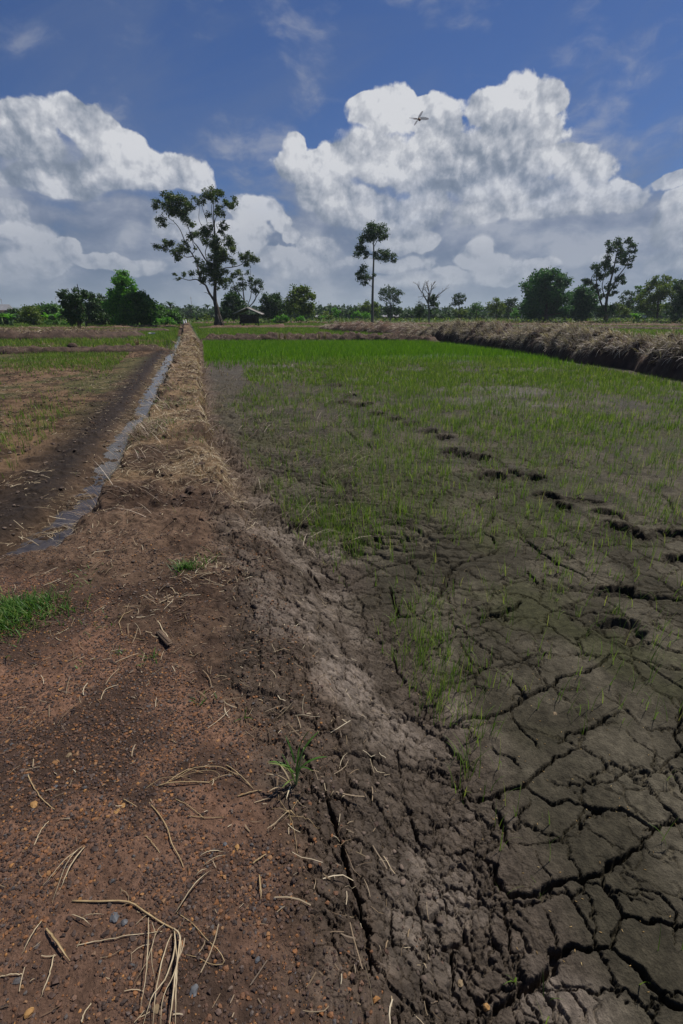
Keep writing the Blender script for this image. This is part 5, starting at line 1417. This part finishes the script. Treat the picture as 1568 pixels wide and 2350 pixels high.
# coconut palms over the distant wood
def palm(x, ytop, Y, label):
    top = np.array(A(x, ytop, Y)); root = empty('palm_tree', (top[0], Y, 0))
    tb = MB(); tb.tube([(0, 0, -.1), (.2, 0, top[2] * .5), (0, 0, top[2] * .86)], [.22, .16, .12], 7); tb.build('trunk', M_bark, root)
    lf = MB()
    for j in range(16):
        az = j * 2.4; p = arc((0, 0, top[2] * .86), az, .25 + .08 * (j % 7), 1.5, 3.0, 7)
        t = np.linspace(0, 1, len(p)); lf.ribbons(p[None], (.75 * np.sin(np.clip(t * .85 + .15, 0, 1) * PI) ** .7)[None], np.array([[-math.sin(az), math.cos(az), .1]]))
    lf.build('fronds', M_leaf['far'], root)
    tag(root, label, 'palm tree', 'coconut palms over the distant wood')
palm(390, 698, 190, 'tallest coconut palm over the wood left of the tallest tree')
palm(437, 703, 230, 'middle small coconut palm left of the tallest tree')
palm(476, 703, 230, 'small palm close to the trunk of the tallest tree')

# distant wood as one mass
def wood():
    mb = MB()
    def row(Y, x0, x1, prof, step, jit, lsz):
        xs = np.arange(x0, x1, step)
        for fx in xs:
            fx = fx + RNG.uniform(-jit, jit)
            top = prof(fx) + RNG.normal(0, 2.2)
            a = np.array(A(fx, 722, Y)); e = abs(A(784, 722, Y)[0] - A(794, 722, Y)[0]) / 10
            H = CH + (722 - top) * e * 1.05
            if H < 1: continue
            r = H * .42 * RNG.uniform(.8, 1.2)
            n = int(80)
            c = np.array([a[0], Y + RNG.uniform(-8, 8), H * .55])
            u = norm(RNG.normal(0, 1, (n, 3))) * (RNG.random((n, 1)) ** .35)
            P = c + u * np.array([r * 1.1, r, H * .45]) + RNG.normal(0, .25, (n, 3))
            P[:, 2] = np.maximum(P[:, 2], .2)
            leaves(mb, P, lsz, .1, .8)
    pf = lambda x: np.interp(x, [-300, 0, 60, 130, 200, 340, 380, 430, 500, 560, 700, 740, 800, 830, 1000, 1100, 1200, 1330, 1450, 1568, 1900], [706, 708, 712, 700, 700, 706, 702, 707, 707, 706, 704, 702, 704, 705, 708, 706, 704, 705, 704, 702, 700])
    row(300, -500, 2100, pf, 9, 5, 1.5)
    row(240, -500, 2100, lambda x: pf(x) + 6, 9, 5, 1.3)
    row(170, -500, 2100, lambda x: pf(x) + 11 + 3 * math.sin(x * .03), 10, 5, 1.0)
    tag(mb.build('distant_wood', M_leaf['far'], smooth=False), 'dark green belt of distant trees along the horizon', 'wood', kind='stuff')
    mb = MB()
    def prow(Y, x0, x1, n):
        x = RNG.uniform(x0, x1, n); X = np.array([A(q, 722, Y)[0] for q in x])
        P = np.stack([X, Y + RNG.normal(0, 4, n), .1 + .7 * RNG.random(n) ** 2], 1)
        leaves(mb, P, .45, -.4, .5)
    for Y, n in ((100, 3000), (115, 3000), (135, 4000)): prow(Y, -250, 1850, n)
    tag(mb.build('field_scrub', M_leaf['yellow'], smooth=False), 'rough green scrub between the far paddies and the trees', 'scrub', kind='stuff')
wood()
# hills
def hill(name, Y, pts, mat):
    xs = [p[0] for p in pts]; V = []; Q = []; n = 120; m = 14
    X = np.linspace(A(xs[0], 722, Y)[0], A(xs[-1], 722, Y)[0], n)
    fx = np.linspace(xs[0], xs[-1], n)
    top = np.array([A(f, np.interp(f, xs, [p[1] for p in pts]), Y)[2] for f in fx])
    top = top + (fbm(X * .004, X * 0, 4, 9) - .5) * 10
    t = np.linspace(-1, 1, m)
    Z = np.clip(top, 0, None)[:, None] * (1 - np.abs(t) ** 1.8)[None, :] - 1
    YY = Y + t[None, :] * 350 + X[:, None] * 0; XX = X[:, None] + 0 * t[None, :]
    V = np.stack([XX, YY, Z], 2).reshape(-1, 3)
    i = (np.arange(n - 1)[:, None] * m + np.arange(m - 1)[None, :]).ravel()
    o = mesh_from(name, V, np.stack([i, i + 1, i + m + 1, i + m], 1), None, mat); tag(o, kind='structure')
M_hill = solid_mat('hill_forest', (.02, .04, .015), (.045, .075, .025), .03, .95, 0)
hill('hill', 2300, [(-900, 700), (-300, 698), (0, 703), (60, 705), (150, 712), (230, 722)], M_hill)
hill('hill', 1500, [(560, 722), (640, 712), (720, 703), (760, 704), (830, 712), (930, 722)], M_hill)

# ---------------------------------------------------------------- field hut
def hut():
    Y = 74.0
    cx = A(573, 740, Y)[0]
    root = empty('field_hut', (cx, Y, 0))
    M_plank = solid_mat('hut_plank', (.035, .026, .02), (.10, .075, .055), 6.0, .9, .4, .02, stretch=(6, 6, 1))
    M_roof = solid_mat('hut_roof', (.20, .18, .165), (.38, .35, .32), 5.0, .85, .4, .02, stretch=(1, 8, 1))
    w, d = .97, 1.1
    M_board = solid_mat('grey_board', (.26, .24, .22), (.46, .44, .41), 3.0, .8, .2)
    for sx in (-1, 1):
        for sy in (-1, 1):
            b = MB(); b.box((sx * w, sy * d, .72), (.055, .055, .76)); b.build('post', M_plank, root)
    b = MB(); b.box((0, 0, .50), (w + .12, d + .1, .035)); b.box((0, -d - .06, .43), (w + .1, .03, .04)); b.box((0, d + .06, .43), (w + .1, .03, .04)); b.build('platform', M_plank, root)
    b = MB(); b.box((0, -d - .07, .22), (w + .15, .025, .03)); b.build('cross_beam', M_plank, root)
    b = MB()
    for i in range(11):
        x = -w + .06 + i * (2 * w - .12) / 10
        b.box((x, -d - .012 + .006 * (i % 2), .98 + .01 * (i % 3)), (.085, .012, .44))
    b.build('front_wall', M_plank, root)
    for s in (-1, 1):
        b = MB(); b.box((s * (w + .03), 0, .98), (.012, d - .02, .44)); b.build('side_wall', M_plank, root)
    b = MB(); b.box((0, d, .98), (w - .06, .012, .44)); b.build('back_wall', M_plank, root)
    ax, ay = 1.70, 1.55; hz, ez = 2.18, 1.50
    for s in (-1, 1):
        n = 40; t = np.linspace(0, 1, 9); yy = np.linspace(-ay, ay, n)
        TT, YY = np.meshgrid(t, yy); X = s * ax * TT; Z = hz + (ez - hz) * TT - .03 * np.sin(TT * PI) + .018 * np.sin(YY * 38)
        V = np.stack([X, YY, Z], 2).reshape(-1, 3); V2 = V - [0, 0, .04]
        i = (np.arange(n - 1)[:, None] * 9 + np.arange(8)[None, :]).ravel()
        b = MB(); b.add(V, np.stack([i, i + 1, i + 10, i + 9], 1)); b.add(V2, np.stack([i, i + 9, i + 10, i + 1], 1)); b.build('roof', M_roof, root)
        for yb in (-ay - .03, ay + .03):
            b = MB(); P = [(0, yb, hz + .03), (s * ax * 1.02, yb, ez + .0)]
            L = math.hypot(P[1][0], P[1][2] - P[0][2]); nx, nz = -(P[1][2] - P[0][2]) / L, P[1][0] / L
            V = []
            for p in P:
                for a, q in ((-.07, -.02), (.05, -.02), (.05, .02), (-.07, .02)): V.append((p[0] + nx * a * s, yb + q, p[2] + abs(nz) * a))
            b.add(V, [(0, 1, 5, 4), (1, 2, 6, 5), (2, 3, 7, 6), (3, 0, 4, 7), (0, 3, 2, 1), (4, 5, 6, 7)]); b.build('barge_board', M_board, root)
    b = MB(); b.tube([(0, -ay - .1, hz + .02), (0, ay + .1, hz + .02)], .07, 8); b.build('ridge', M_roof, root)
    root.scale = (1.12, 1.12, 1.12)
    tag(root, 'little raised wooden field hut with a grey gable roof', 'hut')
    b = MB(); b.add(ICO2_V * [.16, .12, .08] + [cx - .45, Y - .9, .03], None, ICO2_T); b.add(ICO2_V * [.1, .1, .07] + [cx - .15, Y - .95, .03], None, ICO2_T)
    ob(b, 'sack', M_white, 'pale sacks on the ground under the hut', 'sack')
hut()
# shelters far away with pale roofs
M_farroof = solid_mat('shed_roof', (.25, .25, .26), (.38, .37, .38), 2.0, .7, 0)
def far_roof(px, Y, w, h, label):
    c = np.array(A(px, 722, Y)); root = empty('far_shed', (c[0], Y, 0))
    b = MB(); b.box((0, 0, h * .4), (w * .42, w * .3, h * .4)); b.build('wall', M_bark, root)
    b = MB(); V = [(-w/2, -w*.4, h*.75), (w/2, -w*.4, h*.75), (w/2, 0, h*1.15), (-w/2, 0, h*1.15), (w/2, w*.4, h*.75), (-w/2, w*.4, h*.75)]
    b.add(V, [(0, 1, 2, 3), (3, 2, 4, 5)], [(0, 3, 5), (1, 4, 2)]); b.build('roof', M_farroof, root, smooth=False)
    tag(root, label, 'shed')
far_roof(730, 150, 1.6, 1.3, 'tiny shed with a white roof left of the slim tree')
far_roof(909, 150, 1.7, 1.4, 'tiny pale-roofed shed at the foot of the spreading tree')
far_roof(884, 165, 1.5, 1.3, 'farther tiny shed beside the pale-roofed one')
far_roof(10, 140, 4.0, 3.6, 'reddish shed roof between the trees at the left edge')
# field markers
def marker(px, Y, h, label):
    c = np.array(A(px, 722, Y)); b = MB()
    b.tube([(c[0], Y, -.1), (c[0], Y, h * .9)], [.16, .13], 8); b.add(ICO2_V * [.15, .15, .10] + [c[0], Y, h * .9], None, ICO2_T)
    ob(b, 'marker_post', M_white, label, 'post', 'white marker posts beyond the dike')
marker(420, 82, .75, 'left one of two white marker posts at the far end of the dike')
marker(425, 83, .85, 'right one of two white marker posts at the far end of the dike')
# masts
def mast(px, ytop, Y, label):
    t = np.array(A(px, ytop, Y)); b = MB(); H = t[2]
    w = H * .012
    for sx, sy in ((-1, -1), (1, -1), (0, 1)):
        b.tube([(t[0] + sx * w, Y + sy * w, 0), (t[0] + sx * w * .5, Y + sy * w * .5, H)], [.10, .08], 4)
    for i in range(28):
        z = H * i / 28; z2 = H * (i + 1) / 28; q = 1 - .5 * i / 28
        b.tube([(t[0] - w * q, Y - w * q, z), (t[0] + w * q, Y - w * q, z2)], .06, 3); b.tube([(t[0] + w * q, Y - w * q, z), (t[0], Y + w * q, z2)], .06, 3); b.tube([(t[0], Y + w * q, z), (t[0] - w * q, Y - w * q, z2)], .06, 3)
    b.box((t[0], Y, H * .93), (w * 1.6, w * 1.6, H * .02)); b.tube([(t[0], Y, H), (t[0], Y, H * 1.06)], .06, 4)
    m = solid_mat('mast_steel', (.18, .12, .12), (.30, .22, .22), 1.0, .6, 0)
    ob(b, 'radio_mast', m, label, 'mast', 'radio masts on the horizon')
mast(2, 685, 620, 'thick radio mast at the left edge of the horizon')
mast(127, 682, 700, 'thin radio mast above the pale trees at left')
mast(438, 681, 640, 'thin radio mast between the dike and the tallest tree')
mast(732, 690, 700, 'shortest radio mast, left of the slim tree')

# ---------------------------------------------------------------- dragonfly in the air
def dragonfly():
    Y = 1.72
    def W(x, y, dy=0.0):
        px, py = (1600 + x / 10.453) / 1.743, (400 + y / 10.453) / 1.743
        return np.array(A(px, py, Y + dy))
    mred = solid_mat('dragonfly_body', (.06, .012, .018), (.16, .05, .03), 400.0, .4, .1, .0005, spec=.6)
    mgold = solid_mat('dragonfly_thorax', (.20, .10, .02), (.40, .26, .06), 500.0, .5, .1, .0005)
    m, N, out = new_mat('dragonfly_wing')
    bb = N.n('ShaderNodeBsdfPrincipled'); bb.inputs['Base Color'].default_value = (.25, .23, .22, 1); bb.inputs['Roughness'].default_value = .3
    tr = N.n('ShaderNodeBsdfTransparent'); mx = N.n('ShaderNodeMixShader'); mx.inputs[0].default_value = .62
    N.link(tr.outputs[0], mx.inputs[1]); N.link(bb.outputs[0], mx.inputs[2]); N.link(mx.outputs[0], out.inputs[0])
    c = W(760, 790)
    root = empty('dragonfly', c)
    b = MB(); P = smooth_path([W(790, 800), W(700, 795, .004), W(640, 793, .008), W(568, 797, .012)], 12)
    b.tube(P, [.0018, .0017, .0014, .0012, .0012, .0012, .0012, .0012, .0011, .0010, .0008, .0004], 8); b.build('abdomen', mred, root, off=c)
    b = MB(); V = ICO2_V * np.array([.0042, .0035, .0028]) + W(805, 795); b.add(V, None, ICO2_T); b.build('thorax', mgold, root, off=c)
    b = MB(); V = ICO2_V * np.array([.0040, .0036, .0031]) + W(822, 826, -.003); b.add(V, None, ICO2_T); b.build('head', mred, root, off=c)
    for p0, p1, dy, dy1 in (((770, 760), (958, 462), 0, .012), ((740, 840), (600, 1065), 0, -.012), ((830, 765), (1205, 790), 0, -.004), ((720, 770), (385, 748), 0, .006)):
        a = W(*p0); e = W(*p1, dy1); d = e - a; L = np.linalg.norm(d); dn = d / L
        s = norm(np.cross(dn, np.array([.1, -.9, .35])) + np.array([0, .9, 0]) * .9); t = np.linspace(0, 1, 10)
        Pp = a + d * t[:, None]
        wd = .0075 * np.sin(np.clip(t * .86 + .10, 0, 1) * PI) ** .55
        b = MB(); b.ribbons(Pp[None], wd[None], s[None])
        b.tube(Pp, np.linspace(.0005, .00025, 10), 5); b.build('wing', m, root, off=c)
    tag(root, 'dragonfly hovering with four clear wings spread before the big cloud', 'dragonfly')
dragonfly()
# ---------------------------------------------------------------- air
hm, N, out = new_mat('haze_air')
pv = N.n('ShaderNodeVolumePrincipled')
pv.inputs['Color'].default_value = (.66, .74, .86, 1); pv.inputs['Density'].default_value = .00026
pv.inputs['Anisotropy'].default_value = .2
N.link(pv.outputs[0], out.inputs['Volume'])
HB = MB(); HB.box((0, 2550, 49), (5200, 2650, 51))
hz = HB.build('haze', hm, smooth=False); tag(hz, kind='stuff')

# ---------------------------------------------------------------- sun and sky
SUN_EL, SUN_AZ = math.radians(60), math.radians(50)
sv = Vector((math.sin(SUN_AZ) * math.cos(SUN_EL), math.cos(SUN_AZ) * math.cos(SUN_EL), math.sin(SUN_EL)))
sd = bpy.data.lights.new('sun', 'SUN'); sd.energy = 5.0; sd.angle = math.radians(.53); sd.color = (1, .955, .88)
so = bpy.data.objects.new('sun', sd); COL.objects.link(so); so.rotation_euler = sv.to_track_quat('Z', 'Y').to_euler()

world = bpy.data.worlds.new('World'); scene.world = world; world.use_nodes = True
wt = world.node_tree; wt.nodes.clear(); N = NT(wt)
wout = N.n('ShaderNodeOutputWorld'); bg = N.n('ShaderNodeBackground'); bg.inputs[1].default_value = .1
N.link(bg.outputs[0], wout.inputs[0])
sky = N.n('ShaderNodeTexSky', sky_type='NISHITA'); sky.sun_disc = False
sky.sun_elevation = SUN_EL; sky.sun_rotation = SUN_AZ; sky.air_density = 1.0; sky.dust_density = .4; sky.ozone_density = 3.0; sky.altitude = 0

def azel(x, y):
    d = Vector(ray(x, y)).normalized()
    return math.atan2(d.x, d.y), math.asin(d.z)
def blob_list(L):
    out = []
    for x, y, rx, ry in L:
        a, e = azel(x, y); a2, _ = azel(x + rx, y); _, e2 = azel(x, y - ry)
        out.append((a, e, abs(a2 - a), abs(e2 - e)))
    return out
BIG = [(868,262,78,62),(902,232,55,44),(965,262,60,48),(1010,290,62,60),(830,232,36,30),(1195,228,74,58),(1262,222,36,46),(1120,255,60,46),(1190,310,120,92),(1010,375,190,95),(850,365,112,78),(762,372,88,62),(674,330,34,42),(668,385,50,46),
 (736,440,80,62),(820,480,112,66),(930,510,90,62),(985,455,60,62),(1150,410,150,95),(1310,362,66,46),(1350,405,80,60),(1440,440,62,42),(1250,470,170,56),(1100,500,90,40),(880,548,84,30),(960,560,60,24),(1000,465,40,60)]
LEFT = [(165,258,50,42),(205,290,78,52),(70,262,80,54),(50,330,130,74),(265,345,90,56),(345,375,80,50),(410,392,70,48),(452,422,44,32),(250,405,170,46),(90,420,170,36)]
LOW = [(25,485,46,32),(70,530,84,42),(60,590,140,44),(150,570,60,26),(590,490,62,38),(640,520,30,30),(560,560,70,60),(735,572,56,36),(700,610,90,40),(668,548,26,24),(640,600,60,34),(225,600,60,20),(300,610,90,26),(1098,588,42,32),(1135,612,60,26),(1235,612,50,16),(1070,606,36,22),(1180,632,90,18),(1545,500,56,50),(1535,545,46,32),(1590,580,90,60),(1500,598,50,24),(1560,405,52,22),(1575,450,60,26),(1390,590,50,14),(880,600,120,26),(950,640,160,24),(420,520,90,50)]

CK_BIL, CK_WSP, CK_R1, CK_R2, SKYMUL = 1.05, .85, 2.1, .25, (.225, .35, .58)
def grp(name, outs):
    g = bpy.data.node_groups.new(name, 'ShaderNodeTree')
    g.interface.new_socket('P', in_out='INPUT', socket_type='NodeSocketVector')
    for o in outs: g.interface.new_socket(o, in_out='OUTPUT', socket_type='NodeSocketFloat')
    M = NT(g); gi = M.n('NodeGroupInput'); go = M.n('NodeGroupOutput')
    return g, M, gi.outputs[0], go
def mass_group(name, L, soft):
    g, M, P, go = grp(name, ['Mass'])
    acc = None
    for a, e, ra, re in blob_list(L):
        q = M.n('ShaderNodeVectorMath', operation='MULTIPLY_ADD')
        M.link(P, q.inputs[0]); q.inputs[1].default_value = (1 / ra, 1 / re, 0); q.inputs[2].default_value = (-a / ra, -e / re, 0)
        v = M.v('LENGTH', q.outputs[0], out=1)
        acc = v if acc is None else M.m('SMOOTH_MIN', acc, v, soft)
    M.link(M.m('MULTIPLY_ADD', acc, -1.12, 1.0), go.inputs[0])
    return g
def billow_group():
    """cauliflower relief: inverted cells in octaves, bent by noise"""
    g, M, P, go = grp('cloud_billow', ['Relief', 'Wisp'])
    n1 = M.n('ShaderNodeTexNoise', i_Scale=30.0, i_Detail=7.0, i_Roughness=0.55); n1.noise_dimensions = '2D'
    M.link(P, n1.inputs['Vector'])
    d2 = M.v('SCALE', M.v('SUBTRACT', n1.outputs['Color'], (.5, .5, .5)), .015)
    vo = M.n('ShaderNodeTexVoronoi', i_Scale=14.0); vo.voronoi_dimensions = '2D'; vo.feature = 'SMOOTH_F1'; vo.normalize = True
    vo.inputs['Detail'].default_value = 4.0; vo.inputs['Roughness'].default_value = .58; vo.inputs['Lacunarity'].default_value = 2.1; vo.inputs['Smoothness'].default_value = .35
    M.link(M.v('ADD', P, d2), vo.inputs['Vector'])
    M.link(M.m('SUBTRACT', .5, vo.outputs['Distance']), go.inputs[0]); M.link(M.m('SUBTRACT', n1.outputs[0], .5), go.inputs[1])
    return g
tc = N.n('ShaderNodeTexCoord')
D = N.v('NORMALIZE', tc.outputs['Generated'])
sx = N.n('ShaderNodeSeparateXYZ'); N.link(D, sx.inputs[0])
az = N.m('ARCTAN2', sx.outputs[0], sx.outputs[1]); el = N.m('ARCSINE', sx.outputs[2])
cb = N.n('ShaderNodeCombineXYZ'); N.link(az, cb.inputs[0]); N.link(el, cb.inputs[1])
P0 = cb.outputs[0]
def use(g, p):
    gn = wt.nodes.new('ShaderNodeGroup'); gn.node_tree = g; N.link(p, gn.inputs[0]); return gn.outputs
def ss(v, a, b, lo=0.0, hi=1.0):
    mr = N.n('ShaderNodeMapRange', interpolation_type='SMOOTHSTEP'); N.link(v, mr.inputs[0])
    mr.inputs[1].default_value = a; mr.inputs[2].default_value = b; mr.inputs[3].default_value = lo; mr.inputs[4].default_value = hi; return mr.outputs[0]
# slow warp shared by the heaps
wn = N.n('ShaderNodeTexNoise', i_Scale=8.0, i_Detail=3.0); wn.noise_dimensions = '2D'; N.link(P0, wn.inputs['Vector'])
PW = N.v('ADD', P0, N.v('SCALE', N.v('SUBTRACT', wn.outputs['Color'], (.5, .5, .5)), .05))
MG = mass_group('cloud_mass', BIG + LEFT + LOW, .22)
BG = billow_group()
m0 = use(MG, PW)[0]; m2 = use(MG, N.v('ADD', PW, (.022, .048, 0)))[0]
b0 = use(BG, P0); b1 = use(BG, N.v('ADD', P0, (.007, .012, 0)))
# silhouette
dens = N.m('MULTIPLY_ADD', b0[0], CK_BIL, N.m('ADD', m0, N.m('MULTIPLY', ss(m0, .0, .35), .55)))
dens = N.m('MULTIPLY_ADD', b0[1], CK_WSP, dens)
wl = N.n('ShaderNodeTexNoise', i_Scale=7.5, i_Detail=5.0); wl.noise_dimensions = '2D'; N.link(N.v('ADD', P0, (3.3, 1.7, 0)), wl.inputs['Vector'])
low = N.m('SUBTRACT', m0, m2)                              # > 0 towards the upper right rim, < 0 on the underside
soft = ss(N.m('MULTIPLY_ADD', N.m('SUBTRACT', wl.outputs[0], .5), 1.2, low), -.35, .45)
dn = N.m('DIVIDE', N.m('ADD', dens, -.03), N.m('MULTIPLY_ADD', soft, -.46, .72))
alpha = ss(dn, 0.0, 1.0)
# light: rim towards the sun bright, heart of each heap grey, billows modelled in small steps
rel = N.m('ADD', N.m('MULTIPLY', N.m('SUBTRACT', b0[0], b1[0]), CK_R1), N.m('MULTIPLY', N.m('SUBTRACT', b0[1], b1[1]), CK_R2))
lowc = ss(low, -.55, .75)
lit = N.m('MULTIPLY_ADD', lowc, .36, .43)
lit = N.m('ADD', lit, rel)
lit = N.m('MULTIPLY_ADD', N.m('SUBTRACT', wl.outputs[0], .5), 1.9, lit)
lit = N.m('MULTIPLY_ADD', b0[0], .35, lit, clamp=True)
ccol = N.ramp(lit, [(0, (1.55, 1.95, 2.6)), (.3, (2.2, 2.6, 3.3)), (.55, (3.5, 3.8, 4.45)), (.78, (4.9, 5.1, 5.6)), (1, (6.6, 6.7, 7.0))])
# thin high veil, and the lumpy pale layer that fills the lower sky
n3 = N.n('ShaderNodeTexNoise', i_Scale=1.0, i_Detail=7.0, i_Roughness=0.58); n3.noise_dimensions = '2D'
N.link(N.v('MULTIPLY', PW, (6.0, 13.0, 1)), n3.inputs['Vector'])
n4 = N.n('ShaderNodeTexNoise', i_Scale=1.0, i_Detail=8.0, i_Roughness=0.6, i_Distortion=.8); n4.noise_dimensions = '2D'
vr = N.n('ShaderNodeVectorRotate', rotation_type='Z_AXIS'); vr.inputs['Angle'].default_value = -.5; N.link(P0, vr.inputs[0])
N.link(N.v('MULTIPLY', vr.outputs[0], (2.0, 6.5, 1)), n4.inputs['Vector'])
base = N.mix(1.0, sky.outputs[0], SKYMUL, 'MULTIPLY')
c = N.mix(N.m('MULTIPLY', ss(n4.outputs[0], .40, .78), .40), base, (1.1, 1.6, 2.9))
lay = N.m('ADD', N.m('MULTIPLY', ss(el, -.02, .32), -1.0), N.m('MULTIPLY_ADD', n3.outputs[0], 1.1, .38))
layer = ss(lay, -.05, .42, 0, .9)
hcol = N.ramp(N.m('MULTIPLY_ADD', b0[0], .35, n3.outputs[0]), [(.30, (.95, 1.40, 2.3)), (.48, (1.45, 1.85, 2.75)), (.60, (2.2, 2.55, 3.4)), (.74, (3.5, 3.75, 4.4))])
c = N.mix(layer, c, hcol)
alpha = N.m('MULTIPLY', alpha, ss(el, .03, .26, .35, 1.0))
c = N.mix(alpha, c, ccol)
N.link(c, bg.inputs[0])
world.cycles.sampling_method = 'MANUAL'; world.cycles.sample_map_resolution = 512

scene.view_settings.view_transform = 'Standard'; scene.view_settings.look = 'None'
scene.view_settings.exposure = 0; scene.view_settings.gamma = 1
scene.cycles.use_denoising = True
scene.cycles.max_bounces = 6; scene.cycles.diffuse_bounces = 3; scene.cycles.transparent_max_bounces = 16; scene.cycles.volume_bounces = 1
scene.cycles.caustics_reflective = False; scene.cycles.caustics_refractive = False
